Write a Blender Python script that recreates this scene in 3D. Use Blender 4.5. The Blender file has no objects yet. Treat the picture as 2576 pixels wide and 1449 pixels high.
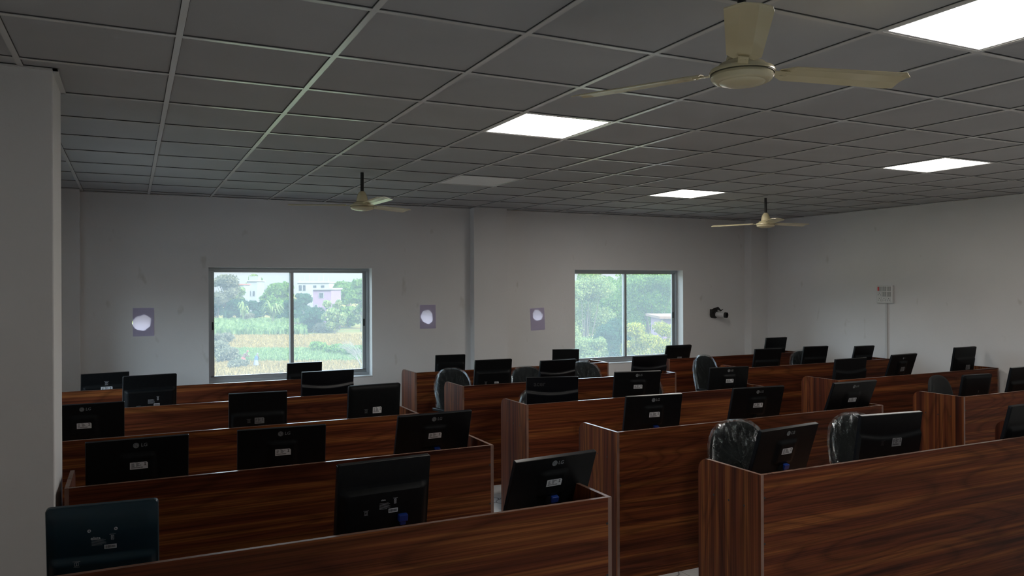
import bpy, bmesh, math, random
import numpy as np
from mathutils import Vector, Matrix
for _b in (bpy.data.objects, bpy.data.meshes):
    for _o in list(_b): _b.remove(_o)
S = bpy.context.scene; COL = S.collection
rad = math.radians
# ------------------------------------------------------------------ camera
CX, CY, CZ = -0.17197, -3.26101, 1.836
FPX = 1958.15
YAW, PIT, ROL = 0.4555746, -0.00153506, -0.00374307
def _basis():
    cy, sy, cp, sp = math.cos(YAW), math.sin(YAW), math.cos(PIT), math.sin(PIT)
    F = Vector((sy*cp, cy*cp, sp)); r = Vector((cy, -sy, 0)); u = r.cross(F)
    cr, sr = math.cos(ROL), math.sin(ROL)
    return r*cr+u*sr, u*cr-r*sr, F
BR_, BU_, BF_ = _basis()
cam = bpy.data.cameras.new('camera'); cam.sensor_width = 36; cam.sensor_fit = 'HORIZONTAL'
cam.lens = 36*FPX/2576; cam.clip_end = 2000; cam.clip_start = 0.05
co = bpy.data.objects.new('camera', cam); COL.objects.link(co)
co.matrix_world = Matrix(((BR_.x, BU_.x, -BF_.x, CX), (BR_.y, BU_.y, -BF_.y, CY), (BR_.z, BU_.z, -BF_.z, CZ), (0, 0, 0, 1)))
S.camera = co
def ray(u, v): return BR_*((u-1288)/FPX) - BU_*((v-724.5)/FPX) + BF_
def at(u, v, d): return Vector((CX, CY, CZ)) + ray(u, v)*d
def on_ground(u, v, z): r = ray(u, v); return Vector((CX, CY, CZ)) + r*((z-CZ)/r.z)
# ------------------------------------------------------------------ view, world, sun
vs = S.view_settings; vs.view_transform = 'Standard'; vs.look = 'None'; vs.exposure = 1.0; vs.gamma = 1.0; vs.use_curve_mapping = False
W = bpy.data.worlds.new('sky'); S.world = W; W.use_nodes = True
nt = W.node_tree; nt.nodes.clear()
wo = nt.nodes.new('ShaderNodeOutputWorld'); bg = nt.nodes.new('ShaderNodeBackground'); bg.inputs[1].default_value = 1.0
tc = nt.nodes.new('ShaderNodeTexCoord'); sx = nt.nodes.new('ShaderNodeSeparateXYZ'); rp = nt.nodes.new('ShaderNodeValToRGB')
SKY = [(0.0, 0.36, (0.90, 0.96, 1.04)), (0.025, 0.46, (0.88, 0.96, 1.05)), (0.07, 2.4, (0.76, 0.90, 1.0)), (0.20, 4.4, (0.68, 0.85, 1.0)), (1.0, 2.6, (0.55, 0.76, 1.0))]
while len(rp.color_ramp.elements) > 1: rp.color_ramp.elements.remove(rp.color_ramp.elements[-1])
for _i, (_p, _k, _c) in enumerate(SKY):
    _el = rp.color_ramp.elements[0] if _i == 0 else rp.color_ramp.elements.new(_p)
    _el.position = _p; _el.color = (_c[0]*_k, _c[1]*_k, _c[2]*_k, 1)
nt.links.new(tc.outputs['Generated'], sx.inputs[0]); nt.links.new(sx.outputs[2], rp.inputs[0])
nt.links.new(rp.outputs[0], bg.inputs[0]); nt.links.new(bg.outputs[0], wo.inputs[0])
# haze brightens the sky on the sun's side
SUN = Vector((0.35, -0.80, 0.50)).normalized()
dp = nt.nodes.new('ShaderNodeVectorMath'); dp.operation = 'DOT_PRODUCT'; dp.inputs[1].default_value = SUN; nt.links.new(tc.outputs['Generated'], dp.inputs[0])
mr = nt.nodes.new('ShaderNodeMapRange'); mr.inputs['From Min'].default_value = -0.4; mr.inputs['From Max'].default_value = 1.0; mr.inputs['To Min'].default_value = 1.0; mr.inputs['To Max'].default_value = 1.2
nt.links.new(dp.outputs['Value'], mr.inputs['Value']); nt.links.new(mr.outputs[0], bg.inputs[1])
sl = bpy.data.lights.new('sun', 'SUN'); sl.energy = 4.0; sl.angle = rad(2); sl.color = (1.0, 0.93, 0.82)
so = bpy.data.objects.new('sun', sl); COL.objects.link(so)
so.rotation_euler = SUN.to_track_quat('Z', 'Y').to_euler()
CE = 2.808; YW = 5.62; XL = -1.0; XR = 8.36; YB = -7.2; WT = 0.22
PANEL_STRENGTH = 11.0
FIELD_Z = -6.7
# portals: sampling helpers that sit in the window openings, one of them added for light
def portal(x0, x1, z0, z1, y, flip):
    l = bpy.data.lights.new('portal', 'AREA'); l.shape = 'RECTANGLE'; l.size = x1-x0; l.size_y = z1-z0; l.cycles.is_portal = True
    o = bpy.data.objects.new('portal', l); COL.objects.link(o); o.location = ((x0+x1)/2, y, (z0+z1)/2)
    o.rotation_euler = (rad(-90) if flip else rad(90), 0, 0)
W1 = (0.575, 2.358, 0.803, 2.058); W2 = (5.105, 6.89, 0.795, 2.06)
RW = []
LW = (2.1, 4.6, 0.95, 2.05); LW2 = (-4.8, -2.8, 0.95, 2.15)  # the second left opening is unseen, added to bring in fill daylight
portal(*W1, YW+WT+0.02, True); portal(*W2, YW+WT+0.02, True)
for w in RW: portal(*w, YB-WT-0.02, False)
def portal_left(y0, y1, z0, z1):
    l = bpy.data.lights.new('portal', 'AREA'); l.shape = 'RECTANGLE'; l.size = y1-y0; l.size_y = z1-z0; l.cycles.is_portal = True
    o = bpy.data.objects.new('portal', l); COL.objects.link(o); o.location = (XL-WT-0.02, (y0+y1)/2, (z0+z1)/2); o.rotation_euler = (rad(90), 0, rad(-90))
portal_left(*LW); portal_left(*LW2)
# ------------------------------------------------------------------ materials
def mat(name, col, rough=0.6, metal=0.0, spec=0.5, coat=0.0):
    m = bpy.data.materials.new(name); m.use_nodes = True; b = m.node_tree.nodes['Principled BSDF']
    b.inputs['Base Color'].default_value = (*col, 1); b.inputs['Roughness'].default_value = rough
    b.inputs['Metallic'].default_value = metal; b.inputs['Specular IOR Level'].default_value = spec
    b.inputs['Coat Weight'].default_value = coat
    return m
def N(m, t, **k):
    n = m.node_tree.nodes.new(t)
    for a, v in k.items(): setattr(n, a, v)
    return n
def L(m, a, b): m.node_tree.links.new(a, b)
def bsdf(m): return m.node_tree.nodes['Principled BSDF']
def ramp(m, fac, stops, interp='LINEAR'):
    r = N(m, 'ShaderNodeValToRGB'); r.color_ramp.interpolation = interp; e = r.color_ramp.elements
    while len(e) > 1: e.remove(e[-1])
    e[0].position, e[0].color = stops[0][0], (*stops[0][1], 1)
    for p, c in stops[1:]:
        q = e.new(p); q.color = (*c, 1)
    L(m, fac, r.inputs[0]); return r.outputs[0]
def noisy(name, c1, c2, scale, rough=0.6, bump=0.0, stretch=(1, 1, 1), **k):
    m = mat(name, c1, rough, **k); tc = N(m, 'ShaderNodeTexCoord'); mp = N(m, 'ShaderNodeMapping'); mp.inputs['Scale'].default_value = stretch
    n = N(m, 'ShaderNodeTexNoise'); n.inputs['Scale'].default_value = scale; n.inputs['Detail'].default_value = 5
    L(m, tc.outputs['Object'], mp.inputs[0]); L(m, mp.outputs[0], n.inputs[0])
    L(m, ramp(m, n.outputs[0], [(0.35, c1), (0.65, c2)]), bsdf(m).inputs['Base Color'])
    if bump:
        b = N(m, 'ShaderNodeBump'); b.inputs['Strength'].default_value = bump; b.inputs['Distance'].default_value = 0.01
        L(m, n.outputs[0], b.inputs['Height']); L(m, b.outputs[0], bsdf(m).inputs['Normal'])
    return m
def wood(name, grain):
    m = mat(name, (0.2, 0.08, 0.04), 0.45, spec=0.12); tc = N(m, 'ShaderNodeTexCoord'); oi = N(m, 'ShaderNodeObjectInfo')
    ad = N(m, 'ShaderNodeVectorMath', operation='MULTIPLY_ADD'); ad.inputs[1].default_value = (1, 1, 1)
    sc = N(m, 'ShaderNodeVectorMath', operation='SCALE'); sc.inputs[0].default_value = (7.3, 3.1, 5.7); L(m, oi.outputs['Random'], sc.inputs['Scale'])
    L(m, tc.outputs['Object'], ad.inputs[0]); L(m, sc.outputs[0], ad.inputs[2])
    def mapping(s):
        q = N(m, 'ShaderNodeMapping'); q.inputs['Scale'].default_value = s; L(m, ad.outputs[0], q.inputs[0]); return q.outputs[0]
    lo, hi, fi = (0.42, 0.42, 3.4), (0.30, 0.30, 17.0), (1.3, 1.3, 130)
    if grain == 'z':
        lo, hi, fi = (4, 4, 0.35), (20, 20, 0.3), (140, 140, 1.3)
    n1 = N(m, 'ShaderNodeTexNoise'); n1.inputs['Scale'].default_value = 1.0; n1.inputs['Detail'].default_value = 1.5; n1.inputs['Distortion'].default_value = 0.35; L(m, mapping(lo), n1.inputs[0])
    mu = N(m, 'ShaderNodeMath', operation='MULTIPLY'); mu.inputs[1].default_value = 17.0; L(m, n1.outputs[0], mu.inputs[0])
    fr = N(m, 'ShaderNodeMath', operation='FRACT'); L(m, mu.outputs[0], fr.inputs[0])
    n2 = N(m, 'ShaderNodeTexNoise'); n2.inputs['Scale'].default_value = 1.0; n2.inputs['Detail'].default_value = 3; n2.inputs['Distortion'].default_value = 0.12; L(m, mapping(hi), n2.inputs[0])
    n3 = N(m, 'ShaderNodeTexNoise'); n3.inputs['Scale'].default_value = 1.0; n3.inputs['Detail'].default_value = 3; L(m, mapping(fi), n3.inputs[0])
    base = ramp(m, n2.outputs[0], [(0.32, (0.050, 0.012, 0.006)), (0.45, (0.100, 0.025, 0.010)), (0.53, (0.125, 0.033, 0.011)), (0.61, (0.205, 0.068, 0.019)), (0.70, (0.090, 0.021, 0.008))])
    ring = ramp(m, fr.outputs[0], [(0.0, (0.35, 0.35, 0.35)), (0.22, (0.95, 0.95, 0.95)), (0.7, (1.15, 1.15, 1.15)), (1.0, (0.45, 0.45, 0.45))])
    fine = ramp(m, n3.outputs[0], [(0.38, (0.50, 0.50, 0.50)), (0.58, (1.15, 1.15, 1.15))])
    a = N(m, 'ShaderNodeMixRGB', blend_type='MULTIPLY'); a.inputs[0].default_value = 0.55; L(m, base, a.inputs[1]); L(m, ring, a.inputs[2])
    b = N(m, 'ShaderNodeMixRGB', blend_type='MULTIPLY'); b.inputs[0].default_value = 0.7; L(m, a.outputs[0], b.inputs[1]); L(m, fine, b.inputs[2])
    L(m, b.outputs[0], bsdf(m).inputs['Base Color']); return m
M = {}
M['wood_h'] = wood('walnut_laminate_lengthwise', 'x'); M['wood_v'] = wood('walnut_laminate_upright', 'z')
M['edge'] = noisy('laminate_edge_band', (0.16, 0.09, 0.065), (0.21, 0.12, 0.09), 8, 0.24, stretch=(1, 1, 1))
M['desk_top'] = noisy('desk_surface', (0.30, 0.13, 0.06), (0.40, 0.18, 0.09), 3, 0.35, stretch=(0.6, 8, 1))
M['screw'] = mat('dark_screw', (0.01, 0.008, 0.008), 0.5)
def wallmat(name, c, k=1.0):
    m = mat(name, c, 0.75, spec=0.25); tc = N(m, 'ShaderNodeTexCoord')
    n = N(m, 'ShaderNodeTexNoise'); n.inputs['Scale'].default_value = 1.3; n.inputs['Detail'].default_value = 4; L(m, tc.outputs['Object'], n.inputs[0])
    c1 = ramp(m, n.outputs[0], [(0.35, tuple(v*0.96 for v in c)), (0.65, c)])
    v = N(m, 'ShaderNodeTexNoise'); v.inputs['Scale'].default_value = 4.2; v.inputs['Detail'].default_value = 2
    mp = N(m, 'ShaderNodeMapping'); mp.inputs['Scale'].default_value = (1.6, 1.6, 0.8); L(m, tc.outputs['Object'], mp.inputs[0]); L(m, mp.outputs[0], v.inputs[0])
    st = ramp(m, v.outputs[0], [(0.22, (0.84, 0.83, 0.80)), (0.30, (1, 1, 1))])
    x = N(m, 'ShaderNodeMixRGB', blend_type='MULTIPLY'); x.inputs[0].default_value = k; L(m, c1, x.inputs[1]); L(m, st, x.inputs[2])
    L(m, x.outputs[0], bsdf(m).inputs['Base Color'])
    f = N(m, 'ShaderNodeTexNoise'); f.inputs['Scale'].default_value = 60; L(m, tc.outputs['Object'], f.inputs[0])
    b = N(m, 'ShaderNodeBump'); b.inputs['Strength'].default_value = 0.08; b.inputs['Distance'].default_value = 0.01; L(m, f.outputs[0], b.inputs['Height']); L(m, b.outputs[0], bsdf(m).inputs['Normal'])
    return m
M['wall'] = wallmat('white_wall_paint', (0.80, 0.795, 0.79)); M['wall_clean'] = wallmat('white_wall_paint_clean', (0.80, 0.795, 0.79), 0.3)
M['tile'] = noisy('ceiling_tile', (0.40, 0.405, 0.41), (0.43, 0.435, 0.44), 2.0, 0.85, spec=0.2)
M['grid'] = mat('ceiling_grid_enamel', (0.62, 0.62, 0.60), 0.22, spec=0.6)
M['groove'] = mat('ceiling_tile_gap_shade', (0.11, 0.11, 0.11), 0.9, spec=0.0)  # dark strips beside the bars paint in the shadow of the tile gaps
M['white_metal'] = mat('white_panel_frame', (0.75, 0.75, 0.75), 0.4)
M['diff_off'] = mat('unlit_diffuser', (0.86, 0.86, 0.85), 0.5)
M['lit'] = bpy.data.materials.new('lit_diffuser'); M['lit'].use_nodes = True
_n = M['lit'].node_tree; _n.nodes.clear(); _e = _n.nodes.new('ShaderNodeEmission'); _e.inputs[0].default_value = (1.0, 0.94, 0.87, 1); _e.inputs[1].default_value = PANEL_STRENGTH
_o = _n.nodes.new('ShaderNodeOutputMaterial'); _n.links.new(_e.outputs[0], _o.inputs[0])
M['alu'] = mat('window_aluminium', (0.42, 0.45, 0.47), 0.35, metal=0.55)
M['alu_dark'] = mat('window_latch_black', (0.03, 0.03, 0.03), 0.4)
def glassmat():  # translucent share lays a pale haze veil over the outside view
    m = bpy.data.materials.new('haze_veil_window_glass'); m.use_nodes = True; t = m.node_tree; t.nodes.clear()
    o = t.nodes.new('ShaderNodeOutputMaterial'); tr = t.nodes.new('ShaderNodeBsdfTransparent'); tr.inputs[0].default_value = (0.97, 0.98, 0.97, 1)
    gl = t.nodes.new('ShaderNodeBsdfGlossy'); gl.inputs['Roughness'].default_value = 0.05; tl = t.nodes.new('ShaderNodeBsdfTranslucent'); tl.inputs[0].default_value = (0.86, 0.94, 1.0, 1)
    fr = t.nodes.new('ShaderNodeFresnel'); fr.inputs[0].default_value = 1.15
    m1 = t.nodes.new('ShaderNodeMixShader'); m1.inputs[0].default_value = 0.085; m2 = t.nodes.new('ShaderNodeMixShader')
    t.links.new(tr.outputs[0], m1.inputs[1]); t.links.new(tl.outputs[0], m1.inputs[2])
    t.links.new(fr.outputs[0], m2.inputs[0]); t.links.new(m1.outputs[0], m2.inputs[1]); t.links.new(gl.outputs[0], m2.inputs[2])
    t.links.new(m2.outputs[0], o.inputs[0]); return m
M['glass'] = glassmat()
def film(name, base, rough, amt, bscale, tint=(0.9, 0.95, 0.97)):
    m = bpy.data.materials.new(name); m.use_nodes = True; t = m.node_tree; t.nodes.clear()
    o = t.nodes.new('ShaderNodeOutputMaterial'); tr = t.nodes.new('ShaderNodeBsdfTransparent'); tr.inputs[0].default_value = (*base, 1)
    gl = t.nodes.new('ShaderNodeBsdfGlossy'); gl.inputs['Roughness'].default_value = rough; gl.inputs[0].default_value = (*tint, 1)
    tc = t.nodes.new('ShaderNodeTexCoord'); n = t.nodes.new('ShaderNodeTexNoise'); n.inputs['Scale'].default_value = bscale; n.inputs['Detail'].default_value = 6; n.inputs['Distortion'].default_value = 1.5
    mp = t.nodes.new('ShaderNodeMapping'); mp.inputs['Scale'].default_value = (1.4, 1, 0.5); t.links.new(tc.outputs['Object'], mp.inputs[0]); t.links.new(mp.outputs[0], n.inputs[0])
    b = t.nodes.new('ShaderNodeBump'); b.inputs['Strength'].default_value = 1.0; b.inputs['Distance'].default_value = 0.06
    v = t.nodes.new('ShaderNodeTexVoronoi'); v.feature = 'DISTANCE_TO_EDGE'; v.inputs['Scale'].default_value = bscale*1.6; mx_ = t.nodes.new('ShaderNodeMixRGB'); mx_.inputs[0].default_value = 0.35
    t.links.new(mp.outputs[0], mx_.inputs[1]); t.links.new(n.outputs['Color'], mx_.inputs[2]); t.links.new(mx_.outputs[0], v.inputs[0])
    ad = t.nodes.new('ShaderNodeMath'); ad.operation = 'MULTIPLY_ADD'; ad.inputs[1].default_value = 1.5; t.links.new(v.outputs[0], ad.inputs[0]); t.links.new(n.outputs[0], ad.inputs[2])
    t.links.new(ad.outputs[0], b.inputs['Height']); t.links.new(b.outputs[0], gl.inputs['Normal'])
    lw = t.nodes.new('ShaderNodeLayerWeight'); lw.inputs[0].default_value = amt; t.links.new(b.outputs[0], lw.inputs['Normal'])
    x = t.nodes.new('ShaderNodeMixShader'); t.links.new(lw.outputs['Fresnel'], x.inputs[0]); t.links.new(tr.outputs[0], x.inputs[1]); t.links.new(gl.outputs[0], x.inputs[2])
    t.links.new(x.outputs[0], o.inputs[0]); return m
M['film'] = film('crinkled_clear_plastic', (0.95, 0.97, 0.97), 0.08, 0.075, 18)
M['black'] = noisy('black_plastic', (0.0035, 0.0042, 0.005), (0.005, 0.006, 0.007), 40, 0.5, spec=0.16)
M['gloss'] = mat('glossy_black_plastic', (0.003, 0.004, 0.006), 0.33, spec=0.22)
M['navy'] = mat('dark_blue_black_plastic', (0.004, 0.024, 0.038), 0.36, spec=0.4)
M['silver'] = mat('silver_plastic', (0.30, 0.31, 0.32), 0.35, metal=0.3)
M['screen'] = mat('switched_off_screen', (0.008, 0.008, 0.009), 0.12)
M['logo'] = mat('grey_logo_print', (0.20, 0.22, 0.23), 0.5); M['logo_faint'] = mat('faint_logo_emboss', (0.035, 0.037, 0.04), 0.35)
M['label'] = mat('white_sticker', (0.62, 0.64, 0.66), 0.5); M['label_dim'] = mat('grey_sticker', (0.20, 0.21, 0.22), 0.5)
M['ink'] = mat('black_ink', (0.02, 0.02, 0.025), 0.6); M['ink_w'] = mat('white_ink', (0.5, 0.52, 0.55), 0.6)
M['vga'] = mat('blue_vga_plug', (0.008, 0.035, 0.22), 0.4); M['cable'] = mat('black_cable', (0.012, 0.012, 0.012), 0.5)
M['cream'] = noisy('cream_enamel', (0.66, 0.58, 0.36), (0.70, 0.62, 0.40), 6, 0.22, spec=0.6); M['cream_dark'] = mat('fan_gap_dark', (0.08, 0.07, 0.04), 0.5)
M['fabric'] = noisy('black_mesh_fabric', (0.004, 0.005, 0.006), (0.010, 0.012, 0.013), 220, 0.8, bump=0.4)
M['sw'] = mat('switch_plate_white', (0.72, 0.72, 0.70), 0.4); M['sw_g'] = mat('switch_rocker_grey', (0.45, 0.45, 0.44), 0.4)
M['red'] = mat('red_indicator', (0.75, 0.03, 0.04), 0.3); M['pvc'] = mat('pvc_white', (0.62, 0.62, 0.62), 0.45)
def papermat():
    m = bpy.data.materials.new('thin_lilac_paper'); m.use_nodes = True; t = m.node_tree; t.nodes.clear()
    o = t.nodes.new('ShaderNodeOutputMaterial'); d = t.nodes.new('ShaderNodeBsdfDiffuse'); d.inputs[0].default_value = (0.58, 0.64, 0.92, 1)
    tl = t.nodes.new('ShaderNodeBsdfTranslucent'); tl.inputs[0].default_value = (0.95, 0.80, 0.86, 1); x = t.nodes.new('ShaderNodeMixShader'); x.inputs[0].default_value = 0.55
    t.links.new(d.outputs[0], x.inputs[1]); t.links.new(tl.outputs[0], x.inputs[2]); t.links.new(x.outputs[0], o.inputs[0]); return m
M['paper'] = papermat()
def floormat():
    m = mat('marble_floor_tile', (0.7, 0.7, 0.68), 0.12, spec=0.5); tc = N(m, 'ShaderNodeTexCoord')
    br = N(m, 'ShaderNodeTexBrick'); br.offset = 0.0; br.inputs['Scale'].default_value = 1.0; br.inputs['Brick Width'].default_value = 0.6; br.inputs['Row Height'].default_value = 0.6; br.inputs['Mortar Size'].default_value = 0.0025
    br.inputs['Color1'].default_value = (1, 1, 1, 1); br.inputs['Color2'].default_value = (0.97, 0.97, 0.97, 1); br.inputs['Mortar'].default_value = (0.45, 0.45, 0.45, 1); L(m, tc.outputs['Object'], br.inputs[0])
    v = N(m, 'ShaderNodeTexVoronoi'); v.feature = 'DISTANCE_TO_EDGE'; v.inputs['Scale'].default_value = 2.3; n = N(m, 'ShaderNodeTexNoise'); n.inputs['Scale'].default_value = 3
    mx = N(m, 'ShaderNodeMixRGB'); mx.inputs[0].default_value = 0.25; L(m, tc.outputs['Object'], mx.inputs[1]); L(m, n.outputs['Color'], mx.inputs[2]); L(m, tc.outputs['Object'], n.inputs[0]); L(m, mx.outputs[0], v.inputs[0])
    c = ramp(m, v.outputs[0], [(0.0, (0.12, 0.12, 0.13)), (0.012, (0.62, 0.62, 0.62)), (0.05, (0.70, 0.70, 0.69))])
    x = N(m, 'ShaderNodeMixRGB', blend_type='MULTIPLY'); x.inputs[0].default_value = 1; L(m, c, x.inputs[1]); L(m, br.outputs[0], x.inputs[2]); L(m, x.outputs[0], bsdf(m).inputs['Base Color']); return m
M['floor'] = floormat()
# ------------------------------------------------------------------ mesh helpers
class MB:
    def __init__(s): s.v = []; s.f = []; s.mi = []
    def add(s, vs_, fs, mi=0, mx=None):
        o = len(s.v)
        s.v += [tuple(mx @ Vector(p)) if mx else tuple(p) for p in vs_]
        s.f += [tuple(o+i for i in q) for q in fs]; s.mi += [mi]*len(fs); return s
    def box(s, a, b, mi=0, mx=None):
        x0, y0, z0 = a; x1, y1, z1 = b
        return s.add([(x0, y0, z0), (x1, y0, z0), (x1, y1, z0), (x0, y1, z0), (x0, y0, z1), (x1, y0, z1), (x1, y1, z1), (x0, y1, z1)],
                     [(0, 3, 2, 1), (4, 5, 6, 7), (0, 1, 5, 4), (1, 2, 6, 5), (2, 3, 7, 6), (3, 0, 4, 7)], mi, mx)
    def prism(s, prof, fn, d0, d1, mi=0, side=None, mx=None):
        n = len(prof); vs_ = [fn(p, d0) for p in prof] + [fn(p, d1) for p in prof]
        s.add(vs_, [tuple(range(n))[::-1], tuple(range(n, 2*n))], mi, mx)
        s.add(vs_, [(i, (i+1) % n, n+(i+1) % n, n+i) for i in range(n)], mi if side is None else side, mx); return s
    def lathe(s, prof, seg=32, mi=0, mx=None, c=(0, 0, 0)):
        vs_ = []; fs = []
        for r, z in prof:
            for k in range(seg):
                a = 2*math.pi*k/seg; vs_.append((c[0]+max(r, 1e-5)*math.cos(a), c[1]+max(r, 1e-5)*math.sin(a), c[2]+z))
        for i in range(len(prof)-1):
            for k in range(seg):
                fs.append((i*seg+k, i*seg+(k+1) % seg, (i+1)*seg+(k+1) % seg, (i+1)*seg+k))
        return s.add(vs_, fs, mi, mx)
    def cyl(s, p, q, r, seg=12, mi=0, r2=None, cap=True):
        p, q = Vector(p), Vector(q); d = q-p; Lq = d.length; m = Matrix.Translation(p) @ d.to_track_quat('Z', 'Y').to_matrix().to_4x4()
        r2 = r if r2 is None else r2; vs_ = [(r*math.cos(2*math.pi*k/seg), r*math.sin(2*math.pi*k/seg), 0) for k in range(seg)] + [(r2*math.cos(2*math.pi*k/seg), r2*math.sin(2*math.pi*k/seg), Lq) for k in range(seg)]
        fs = [(k, (k+1) % seg, seg+(k+1) % seg, seg+k) for k in range(seg)]
        if cap: fs += [tuple(range(seg))[::-1], tuple(range(seg, 2*seg))]
        return s.add(vs_, fs, mi, m)
    def tube(s, pts, r, seg=8, mi=0):
        for a, b in zip(pts[:-1], pts[1:]): s.cyl(a, b, r, seg, mi)
        return s
    def build(s, name, mats, parent=None, smooth=False, loc=None, bevel=0):
        me = bpy.data.meshes.new(name); me.from_pydata(s.v, [], s.f)
        for m in (mats if isinstance(mats, (list, tuple)) else [mats]): me.materials.append(m)
        me.polygons.foreach_set('material_index', s.mi)
        if smooth:
            me.polygons.foreach_set('use_smooth', [True]*len(s.f))
        me.validate(); me.update()
        o = bpy.data.objects.new(name, me); COL.objects.link(o)
        if smooth and smooth != 'all': me.set_sharp_from_angle(angle=rad(38))
        if bevel:
            bv = o.modifiers.new('bevel', 'BEVEL'); bv.width = bevel; bv.segments = 2; bv.limit_method = 'ANGLE'
        if parent: o.parent = parent
        if loc: o.location = loc
        return o
def tag(o, label=None, cat=None, group=None, kind=None):
    if label: o['label'] = label
    if cat: o['category'] = cat
    if group: o['group'] = group
    if kind: o['kind'] = kind
    return o
def empty(name, loc=(0, 0, 0), rz=0):
    o = bpy.data.objects.new(name, None); COL.objects.link(o); o.location = loc; o.rotation_euler = (0, 0, rz); o.empty_display_size = 0.1; return o
def children(o): return [c for c in bpy.data.objects if c.parent == o]
def copy_tree(o, parent=None):
    c = o.copy(); COL.objects.link(c); c.parent = parent
    for ch in children(o): copy_tree(ch, c)
    return c
_tx = {}
def text_mesh(s, bold=0.0, shear=0.0):
    k = (s, bold, shear)
    if k not in _tx:
        cu = bpy.data.curves.new('lettering', 'FONT'); cu.body = s; cu.size = 1; cu.align_x = 'CENTER'; cu.align_y = 'CENTER'; cu.extrude = 0.02; cu.offset = bold; cu.shear = shear; cu.resolution_u = 4
        ob = bpy.data.objects.new('lettering', cu); COL.objects.link(ob); bpy.context.view_layer.update()
        me = bpy.data.meshes.new_from_object(ob.evaluated_get(bpy.context.evaluated_depsgraph_get()))
        bpy.data.objects.remove(ob); bpy.data.curves.remove(cu)
        _tx[k] = ([tuple(v.co) for v in me.vertices], [tuple(p.vertices) for p in me.polygons]); bpy.data.meshes.remove(me)
    return _tx[k]
# ------------------------------------------------------------------ room shell
def struct(o, label): return tag(o, label, o.name.split('.')[0].split('_')[0], kind='structure')
struct(MB().box((XL-WT, YB-WT, -0.15), (XR+WT, YW+WT, 0)).build('floor', M['floor']), 'pale marble tiled floor between the desk rows')
def wall_with_openings(name, x0, x1, z0, z1, ya, yb, rects, blobs, m, label):
    b = MB(); xs = sorted({x0, x1, *[r[0] for r in rects], *[r[1] for r in rects], *[c[0]-0.12 for c in blobs], *[c[0]+0.12 for c in blobs]})
    zs = sorted({z0, z1, *[r[2] for r in rects], *[r[3] for r in rects], *[c[1]-0.12 for c in blobs], *[c[1]+0.12 for c in blobs]})
    for i in range(len(xs)-1):
        for j in range(len(zs)-1):
            cx, cz = (xs[i]+xs[i+1])/2, (zs[j]+zs[j+1])/2
            if any(r[0] < cx < r[1] and r[2] < cz < r[3] for r in rects): continue
            if any(abs(cx-c[0]) < 0.119 and abs(cz-c[1]) < 0.119 for c in blobs): continue
            X0, X1, Z0, Z1 = xs[i], xs[i+1], zs[j], zs[j+1]
            b.add([(X0, ya, Z0), (X1, ya, Z0), (X1, ya, Z1), (X0, ya, Z1)], [(0, 1, 2, 3)])
            b.add([(X0, yb, Z0), (X1, yb, Z0), (X1, yb, Z1), (X0, yb, Z1)], [(3, 2, 1, 0)])
    for r in rects:
        b.add([(r[0], ya, r[2]), (r[1], ya, r[2]), (r[1], yb, r[2]), (r[0], yb, r[2]), (r[0], ya, r[3]), (r[1], ya, r[3]), (r[1], yb, r[3]), (r[0], yb, r[3])],
              [(0, 1, 2, 3), (7, 6, 5, 4), (0, 3, 7, 4), (1, 5, 6, 2)])
    for c in blobs:
        n = len(c[2]); sq = []
        for k in range(n):
            a = 2*math.pi*k/n; dx, dz = math.cos(a), math.sin(a); t = 0.12/max(abs(dx), abs(dz)); sq.append((c[0]+dx*t, c[1]+dz*t))
        # true square corners
        bl = [(c[0]+c[2][k]*math.cos(2*math.pi*k/n), c[1]+c[2][k]*math.sin(2*math.pi*k/n)) for k in range(n)]
        for k in range(n):
            p, q, s_, t_ = sq[k], sq[(k+1) % n], bl[(k+1) % n], bl[k]
            for y, rev in ((ya, 0), (yb, 1)):
                f = (0, 1, 2, 3) if rev else (3, 2, 1, 0)
                b.add([(p[0], y, p[1]), (q[0], y, q[1]), (s_[0], y, s_[1]), (t_[0], y, t_[1])], [f])
            b.add([(t_[0], ya, t_[1]), (s_[0], ya, s_[1]), (s_[0], yb, s_[1]), (t_[0], yb, t_[1])], [(0, 1, 2, 3)])
    return struct(b.build(name, m), label)
random.seed(4)
def blob(r, seed, n=32):
    rr = random.Random(seed); ph = [rr.uniform(0, 6.28) for _ in range(4)]
    return [r*(1+0.07*math.sin(2*2*math.pi*k/n+ph[0])+0.05*math.sin(3*2*math.pi*k/n+ph[1])+0.04*math.sin(7*2*math.pi*k/n+ph[2])) for k in range(n)]
def on_wall(u, v, y=YW): r = ray(u, v); return Vector((CX, CY, CZ)) + r*((y-CY)/r.y)
HOLES = []
for (u, v, r, sd) in ((357, 812, 0.082, 1), (1074, 797, 0.078, 5), (1352, 793, 0.070, 9)):
    p = on_wall(u, v); HOLES.append((p.x, p.z, blob(r, sd)))
CB = CE+0.35
wall_with_openings('wall_far', XL-WT, XR+WT, -0.15, CB, YW, YW+WT, [W1, W2], HOLES, M['wall'], 'far off-white wall with two sliding windows')
wall_with_openings('wall_rear', XL-WT, XR+WT, -0.15, CB, YB-WT, YB, RW, [], M['wall_clean'], 'plain rear wall behind the camera')
q = MB()
for a_, b_, c_, d_ in ((YB, LW2[0], -0.15, CB), (LW2[0], LW2[1], -0.15, LW2[2]), (LW2[0], LW2[1], LW2[3], CB), (LW2[1], LW[0], -0.15, CB), (LW[1], YW, -0.15, CB), (LW[0], LW[1], -0.15, LW[2]), (LW[0], LW[1], LW[3], CB)): q.box((XL-WT, a_, c_), (XL, b_, d_))
struct(q.build('wall_left', M['wall_clean']), 'left off-white wall behind the pillar, with a window opening and one added for daylight')
struct(MB().box((XR, YB, -0.15), (XR+WT, YW, CB)).build('wall_right', M['wall']), 'right off-white wall with the switchboard')
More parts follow.
